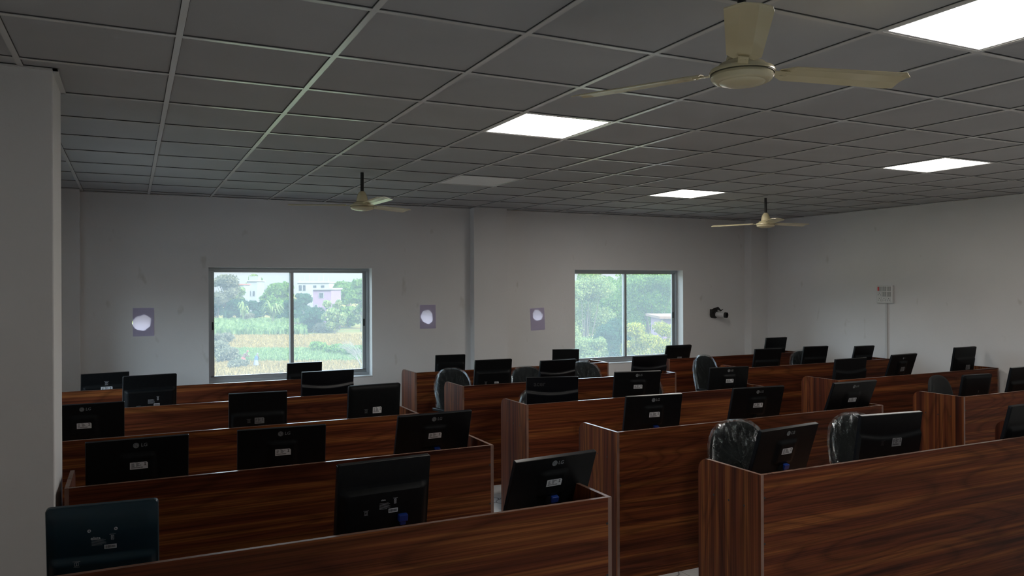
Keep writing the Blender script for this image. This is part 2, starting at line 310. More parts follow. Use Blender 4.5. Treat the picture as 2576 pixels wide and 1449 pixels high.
struct(MB().box((XL, 0.735, 0), (-0.478, 1.166, CE+0.05)).build('wall_left_pillar', M['wall_clean'], bevel=0.006), 'broad square pillar at the left edge of the photo')
struct(MB().box((XL, 5.50, 0), (-0.622, YW+0.01, CE+0.05)).build('wall_far_corner_pillar', M['wall_clean'], bevel=0.004), 'shallow pillar in the far left corner')
struct(MB().box((3.606, 5.505, 0), (4.058, YW+0.01, CE+0.05)).build('wall_far_pillar', M['wall'], bevel=0.005), 'shallow pillar between the two windows')
struct(MB().box((8.035, 5.485, 0), (XR+0.01, YW+0.01, CE+0.05)).build('wall_right_corner_pillar', M['wall'], bevel=0.005), 'shallow pillar in the far right corner')
# suspended ceiling: tiles lie on a grid of T bars
b = MB(); ti = MB(); g = MB()
LIGHTS = {(3, 1): 1, (9, 1): 1, (8, 5): 1, (4, -3): 1, (4, 5): 0, (10, -3): 1}  # the last panel is out of view, added for its extra light
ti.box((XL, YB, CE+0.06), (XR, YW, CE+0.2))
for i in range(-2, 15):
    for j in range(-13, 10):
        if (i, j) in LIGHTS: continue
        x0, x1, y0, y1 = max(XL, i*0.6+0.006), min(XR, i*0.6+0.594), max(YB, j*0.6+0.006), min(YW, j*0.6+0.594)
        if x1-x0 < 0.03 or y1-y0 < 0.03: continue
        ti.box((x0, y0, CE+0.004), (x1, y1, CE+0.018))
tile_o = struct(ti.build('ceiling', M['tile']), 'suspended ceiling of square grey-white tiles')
for i in range(-1, 14):
    x = i*0.6; g.box((x-0.012, YB, CE-0.003), (x+0.012, YW, CE)); g.box((x-0.0138, YB, CE+0.0005), (x+0.0138, YW, CE+0.0035), 1)
for j in range(-11, 10):
    y = j*0.6; g.box((XL, y-0.012, CE-0.0025), (XR, y+0.012, CE-0.0003)); g.box((XL, y-0.0142, CE+0.0006), (XR, y+0.0142, CE+0.0036), 1)
g.build('ceiling_grid', [M['grid'], M['groove']], tile_o)
t = MB()
for (x0, y0, x1, y1) in ((XL, YW-0.022, XR, YW), (XR-0.022, YB, XR, YW), (XL, YB, XL+0.022, YW)): t.box((x0, y0, CE-0.006), (x1, y1, CE-0.001))
for (x0, y0, x1, y1) in ((XL, 0.715, -0.458, 0.735), (-0.478, 0.715, -0.456, 1.186), (XL, 1.166, -0.458, 1.186)): t.box((x0, y0, CE-0.008), (x1, y1, CE-0.001))
struct(t.build('trim_ceiling', M['grid']), 'thin wall angle where the ceiling meets walls and pillar')
# ------------------------------------------------------------------ ceiling lights
lt = None
LLAB = {(3, 1): 'large lit square ceiling panel nearest the middle of the ceiling', (9, 1): 'lit square ceiling panel near the right edge above the right wall', (8, 5): 'small looking lit ceiling panel farthest away, left of the far right fan',
        (4, -3): 'largest lit ceiling panel, cut by the top right corner of the photo', (4, 5): 'unlit ceiling panel, slightly paler than the tiles around it',
        (10, -3): 'unseen lit ceiling panel added beyond the right edge of the view', (-1, -3): 'lit ceiling panel above and left of the camera', (3, -7): 'lit ceiling panel behind the camera at left', (8, -7): 'lit ceiling panel behind the camera at right'}
for (i, j), on in LIGHTS.items():
    r = empty('ceiling_light', (i*0.6+0.3, j*0.6+0.3, CE)); tag(r, LLAB[(i, j)], 'ceiling light', 'square ceiling light panels')
    f = MB()
    for s in (-1, 1):
        f.box((-0.292, s*0.281-0.008, -0.001), (0.292, s*0.281+0.008, 0.02)); f.box((s*0.281-0.008, -0.273, -0.001), (s*0.281+0.008, 0.273, 0.02))
    f.build('light_frame', M['white_metal'], r)
    MB().box((-0.273, -0.273, 0.002), (0.273, 0.273, 0.010)).build('diffuser', M['lit'] if on else M['diff_off'], r)
# ------------------------------------------------------------------ windows
def window(n, w, label, right_in):
    x0, x1, z0, z1 = w; y = YW+0.13; r = empty('window_%d' % n, ((x0+x1)/2, y, z0)); struct(r, label); r['category'] = 'window'
    hw = (x1-x0)/2; h = z1-z0; f = MB(); ft = 0.032
    for (a, c) in (((-hw, 0, 0), (hw, 0.075, ft)), ((-hw, 0, h-ft), (hw, 0.075, h)), ((-hw, 0, ft), (-hw+ft, 0.075, h-ft)), ((hw-ft, 0, ft), (hw, 0.075, h-ft))): f.box(a, c)
    f.box((-hw, 0.022, ft), (hw, 0.028, ft+0.012)); f.box((-hw, 0.022, h-ft-0.012), (hw, 0.028, h-ft))
    f.build('window_frame', M['alu'], r, bevel=0.002)
    for k, (a, c, yy) in enumerate(((-hw+0.030, 0.022, 0.006 if not right_in else 0.036), (-0.022, hw-0.030, 0.036 if not right_in else 0.006))):
        s = MB(); q = 0.038; za, zb = ft*0.7, h-ft*0.7
        s.box((a, yy, za), (c, yy+0.022, za+q+0.012)); s.box((a, yy, zb-q*0.8), (c, yy+0.022, zb)); s.box((a, yy, za+q), (a+q, yy+0.022, zb-q*0.8)); s.box((c-q, yy, za+q), (c, yy+0.022, zb-q*0.8))
        so_ = s.build('sash', M['alu'], r, bevel=0.002)
        MB().box((a+q-0.004, yy+0.008, za+q), (c-q+0.004, yy+0.012, zb-q*0.8)).build('glass_pane', M['glass'], so_)
        lx = a+0.012 if k == 0 else c-0.030
        MB().box((lx, yy-0.006, h*0.46), (lx+0.018, yy, h*0.46+0.085)).build('latch', M['alu_dark'], so_, bevel=0.003)
    return r
window(1, W1, 'left sliding window over the field and the far houses', False)
window(2, W2, 'right sliding window filled by dense green trees', False)
w3 = window(3, (LW[0], LW[1], LW[2], LW[3]), 'window in the left wall, hidden by the pillar', False)
w3.location = (XL-0.13, (LW[0]+LW[1])/2, LW[2]); w3.rotation_euler = (0, 0, rad(90))
w4 = window(4, LW2, 'unseen window added in the left wall beside the camera for daylight', False)
w4.location = (XL-0.13, (LW2[0]+LW2[1])/2, LW2[2]); w4.rotation_euler = (0, 0, rad(90))
def sill(w, n):
    x0, x1, z0, z1 = w
    struct(MB().box((x0, YW-0.004, z0-0.012), (x1, YW+0.13, z0+0.004)).build('trim_%d' % n, M['pvc'], bevel=0.002), 'white sill strip under window %d' % n)
sill((W1[0]-0.006, W1[1]+0.006, W1[2], 0), 1); sill((W2[0]-0.006, W2[1]+0.006, W2[2], 0), 2)
# paper patches over round wall openings
for k, ((u0, v0, u1, v1), lab, sk) in enumerate((((334, 775, 388, 845), 'lilac paper patch over a wall hole, left of the left window', 0.0), ((1056, 767, 1096, 826), 'lilac paper patch over a wall hole, right of the left window', 0.0), ((1334, 775, 1370, 830), 'slightly crooked lilac paper patch left of the right window', -0.05))):
    a, c = on_wall(u0, v0), on_wall(u1, v1); w, h = abs(c.x-a.x)/2, abs(a.z-c.z)/2; q = MB(); nn = 8
    pts = [(x*w*2/nn-w, -0.0018-0.0014*math.sin(x*1.9+z*1.3)**2, z*h*2/nn-h) for z in range(nn+1) for x in range(nn+1)]
    q.add(pts, [(z*(nn+1)+x, z*(nn+1)+x+1, (z+1)*(nn+1)+x+1, (z+1)*(nn+1)+x) for z in range(nn) for x in range(nn)])
    o = q.build('paper_patch', M['paper'], smooth='all'); o.location = ((a.x+c.x)/2, YW-0.001, (a.z+c.z)/2); o.rotation_euler = (0, sk, 0); tag(o, lab, 'paper patch', 'paper patches over the wall holes')
# pipe stub and cables by the right window
pp = on_wall(1793, 790); r = empty('wall_pipe', (pp.x, YW, pp.z)); tag(r, 'white pipe stub with black cables sticking out right of the right window', 'pipe')
q = MB(); A = Vector((0.0, 0.02, 0.0)); B = Vector((0.085, -0.20, -0.012)); q.cyl(A, B, 0.036, 24, 0, None, False); q.build('pipe', M['pvc'], r, smooth=True)
d = (B-A).normalized(); q = MB(); q.cyl(B-d*0.03, B+d*0.004, 0.041, 24, 0, None, False); q.cyl(B-d*0.03, B+d*0.004, 0.033, 24, 0, None, False); q.cyl(B-d*0.02, B-d*0.018, 0.0335, 24); q.build('pipe_mouth', M['cable'], r, smooth=True)
q = MB(); q.cyl((-0.01, 0.01, 0.0), (0.012, -0.055, -0.004), 0.058, 20); q.box((-0.062, -0.055, 0.005), (0.045, -0.006, 0.072)); q.build('sleeve', M['cable'], r, smooth=True, bevel=0.006)
q = MB()
for k in range(4): q.tube([(-0.05+0.02*k, -0.03, 0.06), (-0.02+0.022*k, -0.06, 0.085+0.006*k), (0.05+0.012*k, -0.08, 0.062-0.004*k), (0.075+0.012*k, -0.09, 0.045+0.008*k)], 0.006)
q.build('cable_bundle', M['cable'], r, smooth=True)
# ------------------------------------------------------------------ switchboard and conduit on the right wall
r = empty('switchboard', (XR, 3.456, 1.725)); tag(r, 'white square switchboard with red indicator high on the right wall', 'switchboard')
MB().box((-0.035, -0.115, -0.112), (0, 0.115, 0.112)).build('plate', M['sw'], r, bevel=0.006)
for ry in range(3):
    for cx_ in range(3):
        # left column lies on the +Y side as seen from inside the room
        yc = 0.068-cx_*0.068 + 0.004; zc = 0.068-ry*0.068; socket = ry == 2 or (ry == 1 and cx_ == 0)
        mo = MB().box((-0.039, yc-0.027, zc-0.029), (-0.034, yc+0.027, zc+0.029)).build('socket' if socket else 'switch', M['sw'] if socket else M['sw_g'], r, bevel=0.002)
        q = MB()
        if socket:
            q.cyl((-0.0395, yc, zc+0.013), (-0.0385, yc, zc+0.013), 0.0055, 10)
            for s in (-1, 1): q.cyl((-0.0395, yc+s*0.011, zc-0.006), (-0.0385, yc+s*0.011, zc-0.006), 0.0038, 10); q.box((-0.0395, yc+s*0.017-0.001, zc-0.02), (-0.0388, yc+s*0.017+0.001, zc+0.006))
            q.build('socket_hole', M['ink'], mo)
        elif ry == 0 and cx_ == 0:
            MB().box((-0.045, yc+0.002, zc-0.024), (-0.039, yc+0.024, zc+0.024)).build('indicator', M['red'], mo, bevel=0.002)
        else:
            for s in (-1, 1): q.box((-0.043, yc+s*0.0135-0.011, zc-0.025), (-0.039, yc+s*0.0135+0.011, zc+0.025))
            q.build('rocker', M['sw_g'], mo, bevel=0.002)
tag(MB().box((-0.022, -0.013, 0), (0, 0.013, 1.613)).build('cable_conduit', M['pvc'], loc=(XR, 3.448, 0.0), bevel=0.002), 'white cable conduit running down from the switchboard', 'conduit')
# ------------------------------------------------------------------ fans
def make_fan(loc, angs, label, rod_black=True):
    r = empty('ceiling_fan', loc); tag(r, label, 'ceiling fan', 'cream ceiling fans')
    q = MB(); q.cyl((0, 0, 0.10), (0, 0, CE-loc[2]-0.0), 0.014, 16); q.build('rod', M['cable'] if rod_black else M['cream'], r, smooth=True)
    MB().lathe([(0.0, 0.127), (0.018, 0.126), (0.030, 0.112), (0.040, 0.09), (0.046, 0.066), (0.050, 0.042), (0.046, 0.038), (0.0, 0.038)]).build('canopy', M['cream'], r, smooth=True)
    mo = MB().lathe([(0.0, 0.040), (0.052, 0.038), (0.072, 0.028), (0.082, 0.016), (0.100, 0.010), (0.103, 0.004), (0.103, -0.002), (0.096, -0.004), (0.097, -0.008), (0.099, -0.014), (0.092, -0.025), (0.078, -0.031), (0.072, -0.030), (0.068, -0.034), (0.045, -0.038), (0.0, -0.040)], 48).build('motor', M['cream'], r, smooth=True)
    MB().lathe([(0.097, -0.0055), (0.1005, -0.0055), (0.1005, -0.0025), (0.097, -0.0025)], 48).build('motor_seam', M['cream_dark'], mo)
    for a in angs:
        mx = Matrix.Rotation(rad(a), 4, 'Z') @ Matrix.Translation((0, 0, 0.008)) @ Matrix.Rotation(rad(-9), 4, 'X')
        q = MB(); n = 14; up = []; lo = []
        for k in range(n+1):
            t_ = k/n; x = 0.135+t_*0.47; w0, w1 = -0.050-0.012*t_, 0.052+0.012*t_
            if k == n: w0, w1 = w0+0.03, w1-0.006
            if k == 0: w0, w1 = -0.030, 0.030
            cam_ = 0.006
            for s, zz in ((up, 0.0015), (lo, -0.0015)): s += [(x, w0, zz), (x, w0*0.4, zz+cam_), (x, w1*0.4, zz+cam_), (x, w1, zz)]
        for k in range(n):
            for c in range(3): q.add([up[4*k+c], up[4*k+c+1], up[4*k+4+c+1], up[4*k+4+c]], [(0, 3, 2, 1)], 0, mx); q.add([lo[4*k+c], lo[4*k+c+1], lo[4*k+4+c+1], lo[4*k+4+c]], [(0, 1, 2, 3)], 0, mx)
            for c in (0, 3): q.add([up[4*k+c], up[4*k+4+c], lo[4*k+4+c], lo[4*k+c]], [(0, 1, 2, 3)], 0, mx)
        for k in (0, n): q.add([up[4*k+c] for c in range(4)]+[lo[4*k+c] for c in range(3, -1, -1)], [tuple(range(8))], 0, mx)
        bl = q.build('blade', M['cream'], r, smooth=True)
        q = MB(); q.box((0.085, -0.016, -0.004), (0.165, 0.016, -0.0005), 0, mx); q.cyl(mx @ Vector((0.145, 0.009, -0.006)), mx @ Vector((0.145, 0.009, -0.003)), 0.004, 8); q.cyl(mx @ Vector((0.155, -0.009, -0.006)), mx @ Vector((0.155, -0.009, -0.003)), 0.004, 8)
        q.build('blade_bracket', M['cream'], bl, bevel=0.001)
    return r
make_fan((1.600, -1.335, 2.522), (119, 347, 229), 'large near cream ceiling fan cut by the top of the photo')
make_fan((1.591, 3.214, 2.522), (272, 160, 32), 'small distant cream ceiling fan above the left window')
make_fan((6.139, 3.236, 2.517), (118, 238, 358), 'small distant cream ceiling fan in front of the far right corner')
# ------------------------------------------------------------------ desks
ROWS = [-0.458, 0.765, 2.012, 3.275, 4.534]; T = 0.936; DT = 0.765; DD = 0.455; PT = 0.018
def side_profile():
    pr_ = [(0, 0), (DD, 0)]; rr = 0.07
    for k in range(9): a = k/8*math.pi/2; pr_.append((DD-rr+rr*math.cos(a), T-rr+rr*math.sin(a)))
    pr_.append((0, T)); return pr_
def make_desk(x0, x1, y, label, group, lpan=True):
    r = empty('computer_desk', ((x0+x1)/2, y, 0)); tag(r, label, 'desk', group); hw = (x1-x0)/2
    bp = MB(); bp.box((-hw+PT, 0, 0.0), (hw-PT, PT, T-0.001)); bp.build('back_panel', M['wood_h'], r)
    e = MB(); e.box((-hw+PT, -0.0002, T-0.001), (hw-PT, PT, T)); e.build('edge_band', M['edge'], r)
    for s in (-1, 1):
        xa, xb = (-hw, -hw+PT) if s < 0 else (hw-PT, hw)
        q = MB(); q.prism(side_profile(), lambda p, d: (d, p[0], p[1]), xa, xb, 0, 1); q.build('side_panel', [M['wood_v'], M['edge']], r)
        if s < 0:
            for yy in (0.113, 0.223, 0.335): MB().cyl((xa-0.0004, yy, 0.763), (xa+0.001, yy, 0.763), 0.0055, 10).build('screw', M['screw'], r)
        for zz in (0.825, 0.605): MB().cyl((s*(hw-0.016-PT*0.4), -0.0006, zz), (s*(hw-0.016-PT*0.4), 0.0006, zz), 0.0055, 10).build('screw', M['screw'], r)
    MB().box((-hw+PT, PT, DT-0.018), (hw-PT, DD-0.03, DT)).build('desktop', M['desk_top'], r)
    n = max(1, round((x1-x0)/0.8))
    for k in range(1, n):
        x = -hw+(x1-x0)*k/n; MB().box((x-0.009, PT, 0), (x+0.009, DD-0.05, DT-0.018)).build('divider_panel', M['wood_v'], r)
    return r
G = 'rows of walnut computer desks'
ordn = ['nearest', 'second nearest', 'middle', 'second farthest', 'farthest']
LX = [(-0.97, 1.672), (-0.443, 1.680), (-0.97, 1.672), (-0.97, 1.672), (-0.97, 1.672)]
for k, y in enumerate(ROWS):
    make_desk(*LX[k], y, '%s walnut desk row of the left block beside the pillar' % ordn[k], G)
MX = [(2.515, 5.04), (2.517, 4.905), (2.53, 4.93), (2.525, 4.935), (2.51, 4.92)]
for k, y in enumerate(ROWS):
    make_desk(*MX[k], y, '%s walnut desk row of the middle block' % ordn[k], G)
RX = [None, (5.845, 8.30), (5.86, 8.30), (5.89, 8.21), (5.80, 8.01)]
for k, y in enumerate(ROWS):
    if RX[k]: make_desk(*RX[k], y, '%s visible walnut desk row of the right block along the right wall' % ['', 'nearest', 'second nearest', 'second farthest', 'farthest'][k], G)
# ------------------------------------------------------------------ monitors
def smooth01(t): t = max(0, min(1, t)); return t*t*(3-2*t)
def depth_fn(kind, w, h):
    if kind == 'lg':
        def f(u, v):
            d = 0.004
            a = smooth01((w*0.155-abs(u))/0.014+0.5)*smooth01((v-h*0.27)/0.008)*smooth01((h*0.80-v)/0.03)
            d += 0.011*a
            return d
    elif kind == 'elista':
        def f(u, v):
            d = 0.006+0.008*smooth01((0.5*w-abs(u))/0.035)*smooth01(v/0.035)
            lo = h*0.575-0.55*max(0, abs(u)-0.43*w)
            d += 0.012*smooth01((v-lo)/0.022)*smooth01((0.48*w-abs(u))/0.02)
            return d
    elif kind == 'bulge':
        def f(u, v):
            lo = h*0.34-0.9*max(0, abs(u)-0.44*w)
            return 0.006+0.022*smooth01((v-lo)/0.02)*smooth01((0.485*w-abs(u))/0.03)
    elif kind == 'acer':
        def f(u, v):
            lo = h*(0.36+0.10*(1-(2*u/w)**2))
            return 0.006+0.014*smooth01((v-lo)/0.024)*smooth01((v-h*0.33)/0.04)
    elif kind == 'round':
        def f(u, v): return 0.005+0.010*smooth01((0.5*w-abs(u))/0.03)*smooth01(v/0.03)
    else:
        def f(u, v):
            return 0.006+0.014*smooth01((v-h*0.45)/0.03)*smooth01((0.47*w-abs(u))/0.02)
    return f
def make_monitor(top, w, h, yaw, tilt, kind, label, marks=(), body='black', topedge=None, group='desktop monitors seen from behind', cable=False):
    """top = world point of the centre of the upper back edge"""
    ty, tt = rad(yaw), rad(tilt); off = Vector((0, 0.055, 0)); off.rotate(Matrix.Rotation(ty, 3, 'Z'))
    base = Vector((top[0], top[1], DT)) + off; r = empty('computer_monitor', base, ty); tag(r, label, 'monitor', group)
    e = Vector((0, math.sin(tt), -math.cos(tt))); n = Vector((0, -math.cos(tt), -math.sin(tt)))
    O = Vector((0, -0.055, top[2]-DT))
    def P(u, v, d): return O + Vector((1, 0, 0))*u + e*v + n*d
    fx = Matrix(((1, 0, 0, O.x), (0, -e.y, n.y, O.y), (0, -e.z, n.z, O.z), (0, 0, 0, 1)))   # x = u, y = -v, z = outward
    f = depth_fn(kind, w, h); rc = {'elista': 0.014, 'round': 0.014, 'bulge': 0.008}.get(kind, 0.003)
    NU, NV = 44, 40; vs_ = []; q = MB()
    # top edge sits at d = 0 .. the shell starts there
    def inset(v):
        m = min(v, h-v); return rc-math.sqrt(max(0, rc*rc-(rc-m)**2)) if m < rc else 0
    rows_ = []
    vv = [0, rc*0.15, rc*0.4, rc*0.7, rc] + [rc+(h-2*rc)*k/(NV-8) for k in range(1, NV-8)] + [h-rc, h-rc*0.7, h-rc*0.4, h-rc*0.15, h]
    us = sorted(set([-1, -0.985, -0.965, 0.965, 0.985, 1] + [-0.94+1.88*k/(NU-8) for k in range(NU-7)]))
    TH = 0.018
    for v in vv:
        rows_.append([P(s*(w/2-inset(v)), v, f(s*w/2, v) if (abs(s) < 1 and 0 < v < h) else 0.0) for s in us])
    nu = len(us); flat = [p for rr in rows_ for p in rr]
    q.add(flat, [(i*nu+j, (i+1)*nu+j, (i+1)*nu+j+1, i*nu+j+1) for i in range(len(vv)-1) for j in range(nu-1)])
    front = [p - n*TH for p in flat]
    per = [j for j in range(nu)] + [i*nu+nu-1 for i in range(1, len(vv))] + [(len(vv)-1)*nu+j for j in range(nu-2, -1, -1)] + [i*nu for i in range(len(vv)-2, 0, -1)]
    m_ = len(per); q.add([flat[k] for k in per]+[front[k] for k in per], [(k, (k+1) % m_, m_+(k+1) % m_, m_+k) for k in range(nu-1)], 1)
    q.add([flat[k] for k in per]+[front[k] for k in per], [(k, (k+1) % m_, m_+(k+1) % m_, m_+k) for k in range(nu-1, m_)], 2)
    q.add([front[k] for k in per], [tuple(range(m_))])
    bm_ = M[body]; shell = q.build('housing', [bm_, M[topedge] if topedge else M['gloss'] if body != 'navy' else bm_, M['gloss'] if body != 'navy' else bm_], r, smooth=True)
    MB().add([P(-w/2+0.012, 0.012, -TH-0.001), P(w/2-0.012, 0.012, -TH-0.001), P(w/2-0.012, h-0.02, -TH-0.001), P(-w/2+0.012, h-0.02, -TH-0.001)], [(0, 1, 2, 3)]).build('screen', M['screen'], r)
    # stand
    hub = P(0, h*0.78, -0.002); s_ = MB(); s_.cyl(hub, Vector((0, 0.03, 0.012)), 0.016, 14, 0, 0.022); s_.build('stand_neck', M['black'], r, smooth=True)
    MB().lathe([(0, 0), (0.098, 0), (0.1, 0.003), (0.096, 0.007), (0.05, 0.011), (0, 0.012)], 32, 0, Matrix.Translation((0, 0.03, 0)) @ Matrix.Diagonal((1.15, 0.85, 1, 1))).build('stand_base', M['black'], r, smooth=True)
    def plate(u, v, a, c, d, chamf=0.0):
        k = chamf; pts = [(u-a/2, -v-c/2), (u+a/2, -v-c/2), (u+a/2, -v+c/2-k), (u+a/2-k, -v+c/2), (u-a/2, -v+c/2)]
        return [(x, y, d) for x, y in pts]
    for mk in marks:
        t_ = mk[0]
        if t_ == 'text':
            _, s, u, v, size, m_, bold, sh = mk; tv, tf = text_mesh(s, bold, sh); du = f(u*w, v*h)+0.0006
            q = MB(); q.add([(x*size+u*w, y*size-v*h, z*size*0.3+du) for x, y, z in tv], tf, 0, fx); q.build('brand_lettering', M[m_], shell)
        elif t_ == 'ring':
            _, u, v, R_ = mk; du = f(u*w, v*h)+0.0006; q = MB(); c = Matrix.Translation((u*w, -v*h, du))
            q.lathe([(0, 0), (R_, 0), (R_, 0.0006), (0, 0.0006)], 32, 0, fx @ c)
            k = 0.0009
            for a0, a1, ra, rb in ((-80, 200, 0.70, 0.80),):
                for a in range(a0, a1, 14):
                    p = [(R_*rr*math.cos(rad(x_)), R_*rr*math.sin(rad(x_)), k) for rr, x_ in ((ra, a), (rb, a), (rb, a+14), (ra, a+14))]; q.add(p, [(0, 1, 2, 3)], 1, fx @ c)
            q.add([(-0.08*R_, 0.4*R_, k), (0.04*R_, 0.4*R_, k), (0.04*R_, -0.3*R_, k), (-0.08*R_, -0.3*R_, k)], [(3, 2, 1, 0)], 1, fx @ c)
            q.add([(-0.08*R_, -0.22*R_, k), (0.34*R_, -0.22*R_, k), (0.34*R_, -0.33*R_, k), (-0.08*R_, -0.33*R_, k)], [(3, 2, 1, 0)], 1, fx @ c)
            q.lathe([(0, k), (0.12*R_, k)], 12, 1, fx @ c @ Matrix.Translation((-0.36*R_, 0.30*R_, 0)))
            q.build('logo_emblem', [M['logo'], M['ink']], shell)
        elif t_ == 'sticker':
            _, u, v, a, c, m_ = mk; du = f(u*w, v*h)+0.0012
            st = MB().add(plate(u*w, v*h, a, c, du, 0.006), [(0, 1, 2, 3, 4)], 0, fx).build('sticker', M[m_], r); q = MB(); rr = random.Random(int(u*999)+int(top[0]*100))
            d2 = du+0.0004
            def bar(x0, y0, x1, y1): q.add([(u*w-a/2+a*x0, -v*h+c/2-c*y1, d2), (u*w-a/2+a*x1, -v*h+c/2-c*y1, d2), (u*w-a/2+a*x1, -v*h+c/2-c*y0, d2), (u*w-a/2+a*x0, -v*h+c/2-c*y0, d2)], [(0, 1, 2, 3)], 0, fx)
            for k in range(4): bar(0.08, 0.16+0.13*k, 0.08+rr.uniform(0.1, 0.2), 0.22+0.13*k); bar(0.34, 0.16+0.13*k, 0.36+rr.uniform(0.08, 0.3), 0.22+0.13*k)
            bar(0.30, 0.06, 0.45, 0.10); bar(0.78, 0.12, 0.90, 0.18); bar(0.82, 0.18, 0.86, 0.50); bar(0.78, 0.46, 0.91, 0.52)
            x = 0.08
            while x < 0.70:
                wd = rr.uniform(0.008, 0.022); bar(x, 0.70, x+wd, 0.84); x += wd+0.009
            q.build('sticker_print', M['ink'], st)
        elif t_ == 'spec':       # printed white block of text lines with a barcode sticker
            _, u, v, a, c = mk; du = f(u*w, v*h)+0.0010; q = MB(); rr = random.Random(3)
            def bar(x0, y0, x1, y1, d2=0): q.add([(u*w-a/2+a*x0, -v*h+c/2-c*y1, du+d2), (u*w-a/2+a*x1, -v*h+c/2-c*y1, du+d2), (u*w-a/2+a*x1, -v*h+c/2-c*y0, du+d2), (u*w-a/2+a*x0, -v*h+c/2-c*y0, du+d2)], [(0, 1, 2, 3)], 0, fx)
            for k in range(6): bar(0.0, 0.30+0.075*k, rr.uniform(0.4, 0.7), 0.315+0.075*k)
            for (x0, y0, x1, y1) in ((0.78, 0.10, 0.90, 0.13), (0.78, 0.38, 0.90, 0.41), (0.78, 0.13, 0.80, 0.38), (0.88, 0.13, 0.90, 0.38), (0.83, 0.16, 0.85, 0.35), (0.72, 0.03, 0.97, 0.05)): bar(x0, y0, x1, y1)
            q.build('printed_specs', M['ink_w'], r)
            q = MB(); q.add([(u*w+a*0.0, -v*h-c*0.5, du), (u*w+a*0.5, -v*h-c*0.5, du), (u*w+a*0.5, -v*h-c*0.22, du), (u*w+a*0.0, -v*h-c*0.22, du)], [(0, 1, 2, 3)], 0, fx); st = q.build('barcode_sticker', M['label'], r)
            q = MB(); x = 0.04
            while x < 0.44:
                wd = rr.uniform(0.008, 0.022); q.add([(u*w+a*x, -v*h-c*0.45, du+0.0004), (u*w+a*(x+wd), -v*h-c*0.45, du+0.0004), (u*w+a*(x+wd), -v*h-c*0.27, du+0.0004), (u*w+a*x, -v*h-c*0.27, du+0.0004)], [(0, 1, 2, 3)], 0, fx); x += wd+0.012
            q.build('barcode', M['ink'], st)
        elif t_ == 'bis':
            _, u, v, a, m_ = mk; du = f(u*w, v*h)+0.0010; q = MB()
            for (x0, y0, x1, y1) in ((-.5, .5, .5, .42), (-.5, -.42, .5, -.5), (-.5, .42, -.42, -.42), (.42, .42, .5, -.42), (-.16, .3, .16, .22), (-.06, .22, .06, -.22), (-.16, -.22, .16, -.3), (-.9, .8, .9, .72), (-.7, -.72, .7, -.8)):
                q.add([(u*w+a*x0, -v*h+a*y1, du), (u*w+a*x1, -v*h+a*y1, du), (u*w+a*x1, -v*h+a*y0, du), (u*w+a*x0, -v*h+a*y0, du)], [(0, 1, 2, 3)], 0, fx)
            q.build('certification_mark', M[m_], r)
        elif t_ == 'screws':
            _, pts = mk
            for (u, v) in pts: du = f(u*w, v*h); MB().lathe([(0.002, 0.0), (0.0048, 0.0012), (0.0058, 0.0)], 14, 0, fx @ Matrix.Translation((u*w, -v*h, du))).build('screw', M['silver'], r, smooth=True)
        elif t_ == 'line':
            _, u0, u1, v = mk; du = f(0, v*h); q = MB(); q.box((u0*w, -v*h-0.001, du-0.001), (u1*w, -v*h+0.001, du+0.002), 0, fx); q.build('vent_ridge', M['gloss'], r)
        elif t_ == 'vga':
            _, u, v = mk; du = f(u*w, v*h); q = MB(); q.box((u*w-0.019, -v*h-0.014, du), (u*w+0.019, -v*h+0.014, du+0.022), 0, fx); q.box((u*w-0.012, -v*h-0.03, du+0.006), (u*w+0.012, -v*h-0.012, du+0.018), 0, fx); vg = q.build('vga_plug', M['vga'], r, bevel=0.003)
            a0 = fx @ Vector((u*w, -v*h-0.028, du+0.012)); q = MB(); q.tube([a0, a0+Vector((0.002, 0.0, -0.03)), Vector((a0.x+0.01, 0.02, 0.02)), Vector((a0.x+0.012, 0.06, 0.008))], 0.004); q.build('cable', M['cable'], vg, smooth=True)
    return r
def LG(vga=True, k=1.0): return [('ring', -0.022, 0.115, 0.0135*k), ('text', 'LG', 0.056, 0.115, 0.024*k, 'logo', 0.012, 0.08), ('sticker', 0.005, 0.475, 0.080, 0.035, 'label')] + ([('vga', 0.055, 0.82)] if vga else [])
SPEC = [('spec', 0.035, 0.62, 0.115, 0.085)]
